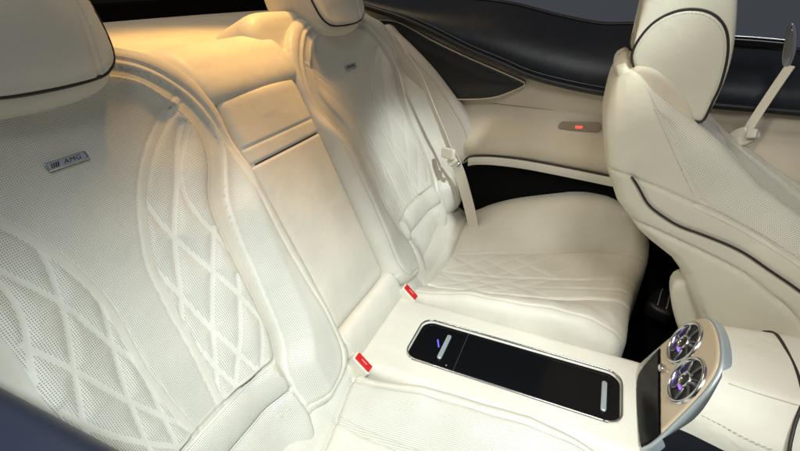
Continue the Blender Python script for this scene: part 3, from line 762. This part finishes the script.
def disc(name, f, r, w, mat, parent, n=40):
    t = np.linspace(0, 2 * math.pi, n + 1)[:-1]; q = np.stack([r * np.cos(t), r * np.sin(t)], 1)
    return obj(name, f(q, np.full(n, w)), [tuple(range(n))], mat, parent, smooth=False)
def lathe(name, f, prof, mat, parent, n=48):
    t = np.linspace(0, 2 * math.pi, n + 1)[:-1]; P = np.array([f(np.stack([r * np.cos(t), r * np.sin(t)], 1), np.full(n, w)) for r, w in prof])
    return grid(name, P, mat, parent, closev=True, flip=False)
BLADE = plain('vent_blade_metal', (.16, .16, .18), .3, .8)
def vent(c):
    f = Frame(pf.O + pf.U * c[0] + pf.V * c[1], pf.U, pf.V, pf.N)
    ring = lathe('air_vent', f, [(VR - .004, -.02), (VR - .004, .006), (VR - .002, .0115), (VR + .001, .0125), (VR + .0035, .0105), (VR + .0045, .006)], CHROME, con)
    lathe('vent_duct', f, [(.0001, -.0015), (VR * .6, -.0015), (VR - .0035, -.001), (VR - .0035, .008)], DKP, ring)
    for k in range(7):
        a0 = 2 * math.pi * k / 7 + .3
        P = []
        for r in np.linspace(.013, VR - .004, 8):
            a = a0 + (r - .013) * 9
            d = np.array([math.cos(a), math.sin(a)]); n_ = np.array([-d[1], d[0]])
            P.append([f((d * r + n_ * .0012)[None], [.002])[0], f((d * r + n_ * .0012)[None], [.0085])[0], f((d * r - n_ * .0012)[None], [.0085])[0], f((d * r - n_ * .0012)[None], [.002])[0]])
        grid('vent_blade', np.array(P), BLADE, ring, closev=True)
    lathe('hub_ring', f, [(.0105, .004), (.0115, .012), (.0135, .0125), (.0145, .010), (.0145, .003)], CHROME, ring)
    lathe('hub', f, [(.0001, .0125), (.006, .0122), (.0098, .010), (.0105, .004)], DKP, ring)
    for r_, a1, a2 in ((.0180, -2.2, .3), ):
        t = np.linspace(a1, a2, 16); q = np.stack([r_ * np.cos(t), r_ * np.sin(t)], 1)
        tube('ambient_light', f(q, np.full(16, .0065)), .0022, PURPLE, ring)
vent(C1); vent(C2)
kf = Frame(pf.O + pf.U * .028 + pf.V * .079, pf.U, pf.V, pf.N)
slab('vent_thumbwheel', kf, rrect(-.008, -.006, .008, .006, .004, 4), .004, .018, .004, CHROME, con)

# ------------------------------------------------------------------ front seat
fs = thing('front_seat', 'cream front seat with dark piping, its perforated backrest tilted away beside the black door', 'car seat', (.3, .37, .2))
RF = rad(33); FV = np.array([-math.sin(RF), 0, math.cos(RF)]); FN = np.array([math.cos(RF), 0, math.sin(RF)]); FO = np.array([.30, .37, .60])
ff = lambda y, v, n: FO + np.array([0, y - .37, 0]) + FV * v + FN * n
nbT = [(-.16, -.02), (.03, -.012), (.14, -.006), (.177, -.013), (.222, -.035), (.25, -.046), (.32, -.059), (.39, -.052), (.48, -.022), (.52, -.004), (.545, .015)]
nsT = [(-.16, .27), (.03, .212), (.12, .164), (.18, .127), (.24, .088), (.28, .066), (.5, .060), (.545, .045)]   # side edge forward limit
nfT = [(-.16, .32), (.03, .265), (.12, .218), (.18, .190), (.25, .156), (.35, .124), (.42, .090), (.48, .062), (.545, .052)]
ncT = [(-.16, .145), (.03, .142), (.2, .146), (.30, .142), (.38, .110), (.46, .070), (.545, .055)]
hwT = [(-.16, .235), (.03, .232), (.2, .226), (.35, .220), (.45, .216), (.50, .208), (.53, .19), (.545, .165)]
Mt = 150
vs = np.linspace(-.16, .532, 230)
def fsec(v):
    nb, nsd, nf, nc, hw = (float(pinterp(v, T)) for T in (nbT, nsT, nfT, ncT, hwT))
    ctl = [(0, nb - .012), (.10, nb - .010), (hw - .03, nb - .002), (hw - .006, nb + min(.012, .15 * (nsd - nb))), (hw, nb + min(.035, .4 * (nsd - nb))), (hw + .002, nb + .68 * (nsd - nb)), (hw - .003, nsd), (hw - .022, nf - .012), (hw - .048, nf + .002), (hw - .075, (nf * .72 + nc * .28)), (hw - .105, (nc * .9 + nf * .1)), (.06, nc - .004), (0, nc)]
    qv = min(max((v - .455) / .078, 0), 1); sh = 1 - math.sqrt(max(0, 1 - qv * qv)); nm = (nb + nf) / 2
    ctl = [(y_ * (1 - .26 * sh), nm + (n_ - nm) * (1 - .60 * sh)) for y_, n_ in ctl]
    c = cr(ctl, 8); d = np.linalg.norm(np.diff(c, axis=0), axis=1); s = np.r_[0, np.cumsum(d)]; t = np.linspace(0, s[-1], Mt)
    return np.stack([np.interp(t, s, c[:, 0]), np.interp(t, s, c[:, 1])], 1)
# side-view curves (v,n)
shield_low = np.array([(.40, -.06), (.372, -.026), (.32, .022), (.273, .060)])
pip = cr([(.366, -.018), (.338, -.014), (.305, -.012), (.276, .002), (.245, .022), (.222, .046), (.172, .091), (.12, .121), (.062, .153), (-.02, .19), (-.16, .24)], 6)
sm2 = cr([(.29, -.065), (.269, -.038), (.245, -.015), (.186, .035), (.12, .085), (.066, .110), (.014, .132), (-.16, .18)], 6)
tsm = cr([(.277, .056), (.262, .068), (.240, .086), (.18, .127), (.115, .165), (.03, .205), (-.16, .27)], 6)
Gs = np.array([fsec(v) for v in vs])     # (V,M,2)
top_fade = np.clip((vs - .50) / .045, 0, 1)
Pn = []; 
for i, v in enumerate(vs):
    row = []
    for j in range(Mt):
        y, n = Gs[i, j]; row.append((y, v, n))
    Pn.append(row)
Pn = np.array(Pn)
flat = np.stack([Pn[:, :, 1].ravel(), Pn[:, :, 2].ravel()], 1)
jidx = np.tile(np.arange(Mt), len(vs))
onside = Pn[:, :, 0].ravel() > .19
def addgroove(c, dep, wid):
    d, _ = seg_near(flat, c); g = np.where(onside, dep * np.exp(-(d / wid) ** 2), 0); return g.reshape(len(vs), Mt)
gr = addgroove(pip, .0025, .005) + addgroove(sm2, .004, .004) + addgroove(tsm, .003, .003) + addgroove(shield_low, .003, .003)
dfront = np.abs(flat[:, 1] - pinterp(flat[:, 0], nsT)); gr += np.where(onside & (flat[:, 0] > .27), .0025 * smooth01((.50 - flat[:, 0]) / .04) * np.exp(-(dfront / .0035) ** 2), 0).reshape(len(vs), Mt)
# seam between bolster and centre panel (front)
yy = Pn[:, :, 0]; vv_ = Pn[:, :, 1]; frontm = np.arange(Mt)[None, :] > Mt * .55
ysm = np.interp(vv_, [-.16, .1, .3, .42, .545], [.145, .135, .115, .085, .06]); 
gr = gr + np.where(frontm, .006 * np.exp(-((yy - ysm) / .005) ** 2), 0)
ysm2 = ysm + .028; gr = gr + np.where(frontm, .003 * np.exp(-((yy - ysm2) / .004) ** 2), 0)
sq = cr([(.395, .118), (.36, .128), (.30, .150), (.22, .165), (.12, .175), (0, .18), (-.16, .185)], 6)      # (v, y) on the front face
dq, _ = seg_near(np.stack([vv_.ravel(), yy.ravel()], 1), sq); dq2, _ = seg_near(np.stack([vv_.ravel(), yy.ravel()], 1), sq + np.array([0, -.012]))
gq = (.0022 * np.exp(-(dq / .003) ** 2) + .0022 * np.exp(-(dq2 / .003) ** 2)).reshape(yy.shape); gr = gr + np.where(frontm, gq, 0)
dstrip = np.minimum(dq, dq2)
# inward normal approx in (y,n)
T = np.gradient(Gs, axis=1); T /= np.maximum(np.linalg.norm(T, axis=2), 1e-9)[:, :, None]; Nn = np.stack([-T[:, :, 1], T[:, :, 0]], 2)
Gd = Gs + Nn * gr[:, :, None]
arc = np.cumsum(np.r_[0, np.linalg.norm(np.diff(Gs[120], axis=0), axis=1)])
def fs_mesh(sgn):
    P = np.zeros((len(vs), Mt, 3))
    for i, v in enumerate(vs):
        k = 1 - .0 * top_fade[i]
        for j in range(Mt):
            y, n = Gd[i, j]; P[i, j] = ff(.37 - sgn * y, v, n)
    n_all = Pn[:, :, 2]; side = Pn[:, :, 0] > .19
    vn = flat
    # region ids
    nside = pinterp(vn[:, 0], nsT); fr_ = (np.arange(Mt)[None, :] > Mt * .5).repeat(len(vs), 0).ravel()
    def above(c, P_): # is the point on the upper/front side of the curve (v,n): compare v at given n
        o = np.argsort(c[:, 1]); return P_[:, 0] > np.interp(P_[:, 1], c[o, 1], c[o, 0])
    isfront = (vn[:, 1] > nside) & (jidx > 60)
    lowfront = ~above(tsm[tsm[:, 0] > -1], vn)
    y_ = Pn[:, :, 0].ravel(); ys_ = ysm.ravel()
    reg = np.zeros(len(vn), int)                       # 0 side shield
    ab_p, ab_s = above(pip[6:], vn), above(sm2, vn)
    reg[~above(shield_low, vn) & ~isfront] = 2
    reg[(~ab_p)] = np.where(reg[(~ab_p)] == 0, 2, reg[(~ab_p)])
    reg[isfront] = 1
    reg[isfront & ~above(tsm, vn) & (y_ > .17) & (vn[:, 0] < .27)] = 2
    reg[(~ab_s) & ~isfront] = 3
    reg[(jidx < 30)] = 4
    reg[(jidx < 30) & ~ab_s] = 3
    reg[(jidx < 45) & (vn[:, 0] > .5)] = 0
    reg[fr_ & (y_ < ys_) & (jidx > 80)] = 5
    reg[(vn[:, 0] > .478) & (jidx > 30)] = 0
    reg = reg.reshape(len(vs), Mt)
    names = {0: ('side_shield', SMOOTH_F, 0), 1: ('backrest_bolster', CREAM_F, 1), 2: ('side_band', SMOOTH_F, 0), 3: ('lower_shell', SMOOTH_F, 0), 4: ('back_shell', SMOOTH_F, 0), 5: ('backrest', SOFT, 1)}
    UV = np.stack([np.tile(arc, len(vs)), np.repeat(vs, Mt)], 1)
    idx = np.arange(len(vs) * Mt).reshape(len(vs), Mt)
    for k, (nm, mt, pf_) in names.items():
        F = []
        for i in range(len(vs) - 1):
            m = np.where(reg[i, :-1] == k)[0]
            for j in m: F.append((idx[i, j], idx[i, j + 1], idx[i + 1, j + 1], idx[i + 1, j]) if sgn > 0 else (idx[i, j], idx[i + 1, j], idx[i + 1, j + 1], idx[i, j + 1]))
        if not F: continue
        F = np.array(F); ids = np.unique(F); rm = np.full(idx.size, -1); rm[ids] = np.arange(len(ids))
        d5 = np.abs(y_[ids] - ysm2.ravel()[ids]); d6 = np.abs(y_[ids] - ysm.ravel()[ids])
        at = np.where(pf_ and True, 1., 0.) * np.where((np.minimum(np.minimum(d5, d6), dstrip[ids] + .001) < .0045) & (vn[ids, 0] < .46), 0, 1)
        obj(nm, P.reshape(-1, 3)[ids], rm[F], mt, fs, UV[ids], at)
    # top cap
    return P
Pl = fs_mesh(1); Pr = fs_mesh(-1)
ring = np.vstack([Pl[-1], Pr[-1][::-1]]); cen = ring.mean(0); R = [cen + (ring - cen) * s + FV * h for s, h in ((1, 0), (.97, .006), (.88, .012), (.7, .015), (.4, .017), (.05, .018))]
grid('backrest_top', np.array(R), SMOOTH_F, fs, closev=True)
def on_side(c, sgn=1, lift=.001):
    """3D curve on the seat's side from (v,n) side-view curve"""
    out = []
    for v, n in c:
        s = fsec(np.clip(v, -.159, .531)); side = s[:90][s[:90, 0] > .205]
        k = np.argmin(np.abs(side[:, 1] - n)); out.append(ff(.37 - sgn * (side[k, 0] + lift), v, n))
    return np.array(out)
def smoothc(c, n=3):
    c = np.array(c)
    for _ in range(n): c[1:-1] = (c[:-2] + 2 * c[1:-1] + c[2:]) / 4
    return c
pipc = resample(pip, .006)
tube('piping', smoothc(on_side(pipc, 1, .0012), 5), .0022, PIPE, fs)
def side_st(c, off):
    q = smoothc(on_side(resample(np.asarray(c) + np.array(off), .006), 1, .0004), 8); stitches('stitching', q, (0, -1, .2), fs, pitch=.006, ln=.004, r=.00045)
side_st(tsm[tsm[:, 0] > -.02], (.007, .003)); side_st(tsm[tsm[:, 0] > -.02], (-.005, -.003)); side_st(sm2[sm2[:, 0] > -.1], (.006, .004))
vq = vs[(vs > .29) & (vs < .47)]; side_st(np.stack([vq, pinterp(vq, nsT) - .006], 1), (0, 0))
# head restraint: side profile in (n,v) extruded across
hf = Frame(FO, FN, FV, (0, -1, 0))
h_mid = cr([(.108, .388), (.140, .402), (.172, .44), (.200, .49), (.220, .545), (.236, .60), (.240, .65), (.222, .695), (.185, .715), (.150, .70), (.118, .66), (.090, .61), (.064, .565), (.050, .53), (.060, .48), (.080, .42)], 6, True)
h_sd = cr([(.108, .387), (.118, .388), (.138, .412), (.160, .440), (.183, .486), (.190, .527), (.176, .562), (.143, .585), (.103, .588), (.066, .569), (.048, .542), (.055, .500), (.075, .450), (.094, .402)], 6, True)
def rs_closed(c, n):
    c = np.vstack([c, c[:1]]); d = np.linalg.norm(np.diff(c, axis=0), axis=1); q = np.r_[0, np.cumsum(d)]; t = np.linspace(0, q[-1], n + 1)[:-1]
    return np.stack([np.interp(t, q, c[:, 0]), np.interp(t, q, c[:, 1])], 1)
hm, hs = rs_closed(h_mid, 120), rs_closed(h_sd, 120)
HR_ = []
for yy_, k in [(.250, 1), (.2505, .82), (.253, .62), (.258, .43), (.266, .27), (.278, .13), (.294, .04), (.315, 0), (.425, 0), (.446, .04), (.462, .13), (.474, .27), (.482, .43), (.487, .62), (.4895, .82), (.490, 1)]:
    q = hm + (hs - hm) * k; HR_.append(hf(q, np.full(120, .37 - yy_)))
hr = grid('headrest', np.array(HR_), SMOOTH_F, fs, closev=True, flip=True)
def hfw(P):
    d, _ = seg_near(P, h_sd, True); q = np.clip(1 - d / .02, 0, 1); return .122 - .003 * (1 - np.sqrt(np.maximum(1 - q * q, 0))) + .003 * smooth01(d / .06)
relief(hr, hf, h_sd, hfw, .004, ('side_panel', SMOOTH_F, 0), (), skirt=.004)
hf2 = Frame(FO, FN, FV, (0, 1, 0)); relief(hr, hf2, h_sd, hfw, .006, ('side_panel', SMOOTH_F, 0), (), skirt=.004)
sp_ = resample(h_sd, .005)
tube('piping', hf(sp_, np.full(len(sp_), .1195)), .0024, PIPE, hr, closed=True)
si_ = resample(inset(h_sd, .006), .006); stitches('stitching', hf(si_, hfw(si_)), (0, -1, 0), hr, r=.0004)
# padded saddle between headrest and backrest
hp2 = cr([(.03, .44), (.06, .40), (.080, .36), (.098, .36), (.106, .41), (.104, .45), (.090, .49), (.072, .520), (.045, .532), (.03, .50)], 5, True)
slab('headrest_base', hf, hp2, -.10, .128, .03, TRIMB, fs, r1=.012)
# chrome post
tube('headrest_post', [FO + FN * .07 + FV * .42 + np.array([0, -.09, 0]), FO + FN * .06 + FV * .56 + np.array([0, -.09, 0])], .006, CHROME, hr)
# belt guide / hinge cover and seat base
hc = Frame((0, .20, 0), (1, 0, 0), (0, 0, 1), (0, -1, 0))
slab('hinge_cover', hc, cr([(.215, .68), (.235, .60), (.30, .50), (.40, .42), (.55, .40), (.55, .60), (.40, .66), (.28, .70)], 5, True), -.02, .035, .012, SMOOTH_F, fs)
slab('seat_base', Frame((0, .37, 0), (1, 0, 0), (0, 0, 1), (0, -1, 0)), cr([(.45, .30), (.60, .28), (.95, .32), (1.0, .42), (.95, .50), (.6, .52), (.48, .50), (.43, .42)], 5, True), -.22, .21, .04, SMOOTH_F, fs)
# seat rail end cap on the floor
rf = frame_from((.292, .555, .335), (.30, .95, .10), (-.95, .30, .1))
rl = slab('rail_cover', rf, cr([(-.045, -.03), (0, -.035), (.05, -.02), (.06, .02), (.02, .035), (-.04, .03)], 6, True), 0, .05, .015, DKP, fs)
for k in (-.012, .012):
    tube('metal_stripe', rf(np.array([(x, k + .004 * math.sin(x * 40)) for x in np.linspace(-.035, .045, 12)]), np.full(12, .052)), .0016, SATIN, rl)

# ------------------------------------------------------------------ far side panel and door
YS = .70
sf = Frame((0, YS, 0), (1, 0, 0), (0, 0, 1), (0, -1, 0))
sp = thing('side_panel', 'beige rear side panel with black speaker triangle, armrest ledge and small red lamp', 'interior panel', (-.15, YS, .2))
belt_low = cr([(-.95, 1.185), (-.72, 1.130), (-.612, 1.105), (-.50, 1.068), (-.381, 1.022), (-.28, .990), (-.195, .962), (-.10, .944), (.002, .932), (.10, .928), (.29, .924)], 6)
belt_top = cr([(-.95, 1.215), (-.65, 1.172), (-.45, 1.158), (-.304, 1.146), (-.20, 1.126), (-.136, 1.113), (-.03, 1.098), (.065, 1.100), (.20, 1.085), (.30, 1.055)], 6)
def armW(P):
    x, z = P[:, 0], P[:, 1]
    # armrest ledge
    zc = np.interp(x, [-.5, -.35, -.2, 0, .3], [.73, .735, .75, .745, .74])
    w = .075 * np.exp(-(np.maximum(z - zc, 0) / .07) ** 2) * smooth01((x + .46) / .14)
    w = np.where(z < zc, .075 * smooth01((x + .46) / .14) * np.sqrt(np.clip(1 - ((zc - z) / .06) ** 2, 0, 1)), w)
    w -= .006 * np.exp(-((z - np.interp(x, [-.35, .1], [.868, .862])) / .004) ** 2) * smooth01((x + .33) / .04)
    w += .010 * smooth01((z - .87) / .05)
    return w
out_p = np.vstack([belt_low[belt_low[:, 0] < .25][::-1], [(-.95, .66)], [(-.36, .665)], cr([(-.36, .668), (-.25, .690), (-.128, .700), (.0, .697), (.12, .690), (.25, .682)], 6)])
relief(sp, sf, out_p, armW, .006, ('panel', TRIMB, 0), (), skirt=.03)
# dark lower panel
G = np.array([[(x, YS - .035 + .0 * z, z) for z in np.linspace(.19, .70, 10)] for x in np.linspace(-.7, .45, 20)])
grid('lower_recess', G, BLK, sp, flip=True)
tr = cr([(-.36, .680), (-.34, .700), (-.28, .712), (-.2, .716), (-.128, .715), (.0, .708), (.12, .700), (.25, .69)], 6)
tube('ledge_piping', np.stack([tr[:, 0], np.full(len(tr), YS - .073), tr[:, 1] + .01], 1), .0028, PIPE, sp)
pl_ = np.array([(x, np.interp(x, [-.35, .1], [.868, .862])) for x in np.linspace(-.30, .24, 60)])
tube('panel_seam', sf(pl_, armW(pl_) + .0012), .0011, plain('seam_shadow', (.25, .20, .15), .7), sp)
# speaker
spk = cr([(-.700, 1.090), (-.655, 1.098), (-.60, 1.088), (-.50, 1.045), (-.40, 1.008), (-.30, .975), (-.225, .950), (-.205, .938), (-.235, .918), (-.29, .893), (-.36, .880), (-.435, .878), (-.50, .92), (-.58, .995), (-.655, 1.060)], 6, True)
def spkW(P):
    d, _ = seg_near(P, spk, True); return .024 + .008 * smooth01(d / .05)
relief(sp, sf, spk, spkW, .006, ('speaker_grille', BLACKS, 0), (), skirt=.02)
spr = resample(np.vstack([spk, spk[:1]]), .01)
tube('speaker_rim', sf(spr, np.full(len(spr), .024)), .002, TRIMB, sp)
# quarter pad, mauve, beside the far backrest
qp = cr([(-.66, 1.085), (-.60, 1.055), (-.50, .975), (-.425, .895), (-.355, .800), (-.335, .730), (-.345, .690), (-.40, .66), (-.55, .66), (-.72, .80), (-.78, 1.0)], 6, True)
def qpW(P):
    d, _ = seg_near(P, qp, True); q_ = np.clip(1 - d / .05, 0, 1); w = .037 + .016 * np.sqrt(np.maximum(1 - q_ * q_, 0))
    return w
relief(sp, sf, qp, qpW, .006, ('quarter_pad', MAUVE, 0), (), skirt=.06)
qs = inset(qp, .02)[:36]
stitches('stitching', sf(qs, qpW(qs) + .001), (0, -1, 0), sp, r=.0007)
tube('quarter_seam', sf(qs, qpW(qs) + .0006)[::2], .0009, TRIMB, sp)
G = np.array([[(x, YS - .0765 - .003 * math.sin(k * .6), np.interp(x, tr[:, 0], tr[:, 1]) + .006 - .026 * k / 5) for k in range(6)] for x in np.linspace(-.345, .25, 40)])
grid('ledge_underside', G, SMOOTH, sp)
# lamp
lf = Frame((-.034, YS - float(armW(np.array([[-.034, .832]]))[0]) - .004, .830), (1, 0, .08), (0, .10, 1), (0, -1, .1))
lp = slab('lamp_housing', lf, rrect(-.058, -.0135, .060, .0135, .013, 6), -.01, .006, .002, plain('lamp_taupe', (.30, .235, .18), .4), sp)
slab('lamp_lens', lf, rrect(-.010, -.004, .010, .004, .002, 4), .004, .0068, .0005, REDL, lp)
# black belt-line cover sweeping into the folded roof well
def tube_surf(name, lowc, topc, mat, parent, bulge=.03, n=16, y0=YS, back=.03):
    m = 80; a = resample(lowc, .01); b = resample(topc, .01)
    xs = np.linspace(max(a[0, 0], b[0, 0]), min(a[-1, 0], b[-1, 0]), m); G = []
    for x in xs:
        zl, zt = np.interp(x, a[:, 0], a[:, 1]), np.interp(x, b[:, 0], b[:, 1]); row = []
        for k in range(n):
            t = k / (n - 1)
            y = y0 - .034 - .010 * math.sin(t * math.pi) + .10 * t ** 1.6
            row.append((x, y, zl + (zt - zl) * t))
        G.append(row)
    return grid(name, np.array(G), mat, parent, flip=True)
bl = np.vstack([belt_low, [(1.1, .924)]]); bt = np.vstack([belt_top, [(1.1, 1.05)]])
body = thing('belt_line_cover', 'black and navy leather belt-line trim along the far side of the car', 'car trim', (0, YS, .9))
tube_surf('trim_cover', bl, bt, NAVY, body)
cl = resample(bl, .01)
tube('bright_edge', np.stack([cl[:, 0], np.full(len(cl), YS - .038), cl[:, 1] + .020], 1)[:110], .0012, plain('dim_edge', (.10, .12, .16), .4), body)
tube('lower_lip', np.stack([cl[:, 0], np.full(len(cl), YS - .034), cl[:, 1] + .004], 1), .009, DKP, body)
ct = resample(bt, .01)
tube('window_seal', np.stack([ct[:, 0], np.full(len(ct), YS + .085), ct[:, 1] + .002], 1), .006, DKP, body)
# bright door-frame end by the front headrest
tube('chrome_finisher', [(.075, .69, 1.085), (.082, .675, 1.07), (.085, .66, 1.04), (.086, .655, 1.0)], .006, CHROME, body)
# front door
fd = thing('front_door', 'beige lower front door trim under black leather, behind the front seat', 'car door', (.7, YS, .2))
def dW(P):
    x, z = P[:, 0], P[:, 1]; w = .02 + .05 * smooth01((.86 - z) / .1); return w - .004 * np.exp(-((z - .875 + .06 * (x - .3)) / .004) ** 2)
relief(fd, sf, np.array([(.255, .19), (1.1, .19), (1.1, .922), (.255, .922)]), dW, .008, ('door_panel', TRIMB, 0), (('door_lower_region', BLK, 0, np.array([(.2, .1), (1.2, .1), (1.2, .66), (.2, .66)])),), skirt=.02)  # lower door region set flat black

# ------------------------------------------------------------------ belts
def strap(name, pts, w, wdir, mat, parent, th=.0012):
    c = resample(cr(pts, 8), .008); wd = np.array(wdir, float); wd /= np.linalg.norm(wd)
    T = np.gradient(c, axis=0); T /= np.linalg.norm(T, axis=1)[:, None]; P = []
    for p, t in zip(c, T):
        u = wd - (wd @ t) * t; u /= np.linalg.norm(u); n_ = np.cross(t, u)
        P.append([p - u * w / 2 + n_ * th, p + u * w / 2 + n_ * th, p + u * w / 2 - n_ * th, p - u * w / 2 - n_ * th])
    o = grid(name, np.array(P), mat, parent, closev=True); o.data.polygons.foreach_set('use_smooth', [False] * len(o.data.polygons)); return o
rb = thing('rear_seat_belt', 'cream rear seat belt with pale guide beside the far rear seat', 'seat belt', (-.45, .66, .7))
strap('webbing', [(-.575, .560, 1.06), (-.535, .545, 1.02), (-.495, .555, .965), (-.450, .562, .868), (-.415, .572, .79), (-.388, .575, .728)], .026, (.8, -.6, 0), BELT, rb)
strap('webbing', [(-.388, .575, .728), (-.362, .580, .675), (-.330, .570, .60), (-.300, .558, .52), (-.28, .55, .44)], .038, (1, -.2, 0), BELT, rb)
gf = frame_from((-.392, .560, .735), (.8, -.45, .1), (.1, .1, 1))
slab('belt_guide', gf, rrect(-.028, -.017, .028, .017, .008, 5), -.004, .010, .005, WHITEP, rb)
slab('belt_tongue', frame_from((-.376, .560, .715), (.6, -.6, -.5), (.5, .1, .8)), rrect(-.012, -.02, .014, .012, .005, 4), -.003, .008, .003, WHITEP, rb)
tube('guide_bolt', [(-.360, .560, .708), (-.358, .550, .705)], .008, CHROME, rb)

fb = thing('front_seat_belt', 'cream front seat belt hanging from a chrome-tipped extender arm above the far door', 'seat belt', (.38, .64, .9))
arm = cr([(.10, .665, 1.082), (.20, .655, 1.083), (.30, .645, 1.083), (.375, .635, 1.080)], 6)
P = []
for p in arm: P.append([p + np.array(q) for q in ((0, -.006, -.011), (0, -.009, 0), (0, -.006, .012), (0, .006, .012), (0, .008, -.011))])
grid('extender_arm', np.array(P), GLOSS, fb, closev=True)
tube('arm_highlight_strip', arm + np.array([0, -.008, .012]), .0022, CHROME, fb)
ef = frame_from((.376, .628, 1.083), (.9, -.42, .12), (-.22, .05, .97))
slab('arm_end', ef, cr([(-.004, -.045), (.010, -.046), (.014, -.02), (.009, .02), (-.001, .046), (-.010, .040), (-.012, .01), (-.010, -.025)], 6, True), -.008, .008, .006, CHROME, fb)
slab('arm_end_inlay', ef, cr([(-.003, -.032), (.006, -.032), (.009, -.01), (.005, .02), (-.002, .033), (-.006, .015), (-.007, -.01)], 6, True), .004, .0088, .001, CHROME, fb)
strap('webbing', [(.390, .620, 1.040), (.372, .600, .990), (.355, .580, .940), (.340, .560, .893)], .019, (1, -.4, .3), BELT, fb)
tf = frame_from((.335, .55, .885), (.8, -.5, .25), (.3, .2, .95))
slab('belt_tongue', tf, cr([(-.032, -.008), (-.02, -.02), (.0, -.022), (.02, -.014), (.033, .0), (.028, .014), (.012, .012), (.004, .024), (-.012, .020), (-.026, .010)], 5, True), -.006, .010, .006, WHITEP, fb)
slab('tongue_handle', frame_from((.345, .535, .898), (.8, -.5, .25), (.3, .2, .95)), rrect(-.006, -.012, .014, .010, .004, 4), .0, .016, .004, WHITEP, fb)
slab('metal_latch', frame_from((.328, .545, .855), (.8, -.5, .25), (.3, .2, .95)), rrect(-.013, -.018, .013, .012, .003, 3), -.002, .003, .001, CHROME, fb)

# ------------------------------------------------------------------ near side trim (bottom left) and the surroundings
nt_ = thing('near_side_trim', 'dark navy leather belt-line trim curving across the lower left corner', 'car trim', (-.5, -.7, .8))
G = []
for x in np.linspace(-1.3, .25, 60):
    row = []
    for k in range(24):
        a = math.pi / 2 * min(1, k / 12)
        if k <= 12: row.append((x, -.640 + .020 * math.sin(a) if False else -.640 + .020 * math.cos(math.pi / 2 * (1 - k / 12)) * 0 + .02 * math.cos(a), .930 + .02 * math.sin(a)))
        else: row.append((x, -.640 - .012 * (k - 12) - .0, .950 - .0006 * (k - 12) ** 2))
    G.append(row)
G = np.array(G); 
lo = G[:, :1].copy(); lo[:, :, 2] = .60
G = np.concatenate([lo, G], 1)
grid('trim_cover', G, NAVYF, nt_, flip=False)

fl = thing('floor', 'dark carpet floor of the car', 'floor', (0, 0, .15), kind='structure')
bpy.data.objects.remove(fl)
fo = obj('floor', [(-.6, -.8, .2), (1.4, -.8, .2), (1.4, .8, .2), (-.6, .8, .2)], [(0, 1, 2, 3)], DARK, smooth=False); fo['kind'] = 'structure'
fo['label'] = 'black carpet in the footwell behind the front seat'; fo['category'] = 'floor'
wl = obj('background_wall', [(-6, 3.2, -1), (6, 3.2, -1), (6, 3.2, 4), (-6, 3.2, 4)], [(0, 1, 2, 3)], WALLM, smooth=False); wl['kind'] = 'structure'
wl['label'] = 'plain dark blue-grey showroom wall behind the car'; wl['category'] = 'wall'

# ------------------------------------------------------------------ camera
cam = bpy.data.cameras.new('camera'); co = bpy.data.objects.new('camera', cam); COL.objects.link(co)
cam.sensor_width = 36; cam.lens = 447 / 800 * 36; cam.clip_start = .02; cam.clip_end = 100
co.location = (0, -.72, 1.22); co.rotation_euler = (rad(90 - 29.2), 0, rad(23.6)); SC.camera = co

# ------------------------------------------------------------------ lights
def area(loc, tgt, size, power, col, sy=None, spread=180):
    l = bpy.data.lights.new('lamp', 'AREA'); l.size = size; l.energy = power; l.color = col; l.spread = rad(spread)
    if sy: l.shape = 'RECTANGLE'; l.size_y = sy
    o = bpy.data.objects.new('soft_fill', l); COL.objects.link(o); o.location = loc
    o.rotation_euler = (Vector(tgt) - Vector(loc)).to_track_quat('-Z', 'Y').to_euler(); return o
def spot(loc, tgt, power, col, ang, blend, r):
    l = bpy.data.lights.new('spot', 'SPOT'); l.energy = power; l.color = col; l.spot_size = rad(ang); l.spot_blend = blend; l.shadow_soft_size = r
    o = bpy.data.objects.new('spot_lamp', l); COL.objects.link(o); o.location = loc
    o.rotation_euler = (Vector(tgt) - Vector(loc)).to_track_quat('-Z', 'Y').to_euler(); return o
area((.35, -1.5, 2.9), (.40, 0, .6), .8, 3.6, (.97, 1.0, .95), spread=62)  # added soft fill from the camera's side
spot((.75, -1.3, 2.8), (-.20, -.34, .50), 335, (.87, .99, 1.0), 29, .75, .10)
spot((1.0, -.5, 2.6), (-.44, .50, .66), 200, (.90, 1, 1), 12, .7, .05)
spot((-.70, .6, 2.9), (-.80, .04, 1.09), 275, (1, .53, .12), 22, .9, .12)
spot((-.7, -1.7, 2.6), (.28, .2, .75), 80, (1, .985, .86), 28, .8, .12)  # added spot that brightens the front seat
area((-1.2, .2, 3.0), (-.5, 0, .8), .8, 12, (1, .76, .44))  # added warm fill, tints the headrests and backrest tops tan
W_ = bpy.data.worlds.new('World'); SC.world = W_; W_.use_nodes = True
W_.node_tree.nodes['Background'].inputs[0].default_value = (.55, .58, .62, 1); W_.node_tree.nodes['Background'].inputs[1].default_value = .22
SC.view_settings.view_transform = 'Standard'; SC.view_settings.look = 'None'; SC.view_settings.exposure = 0
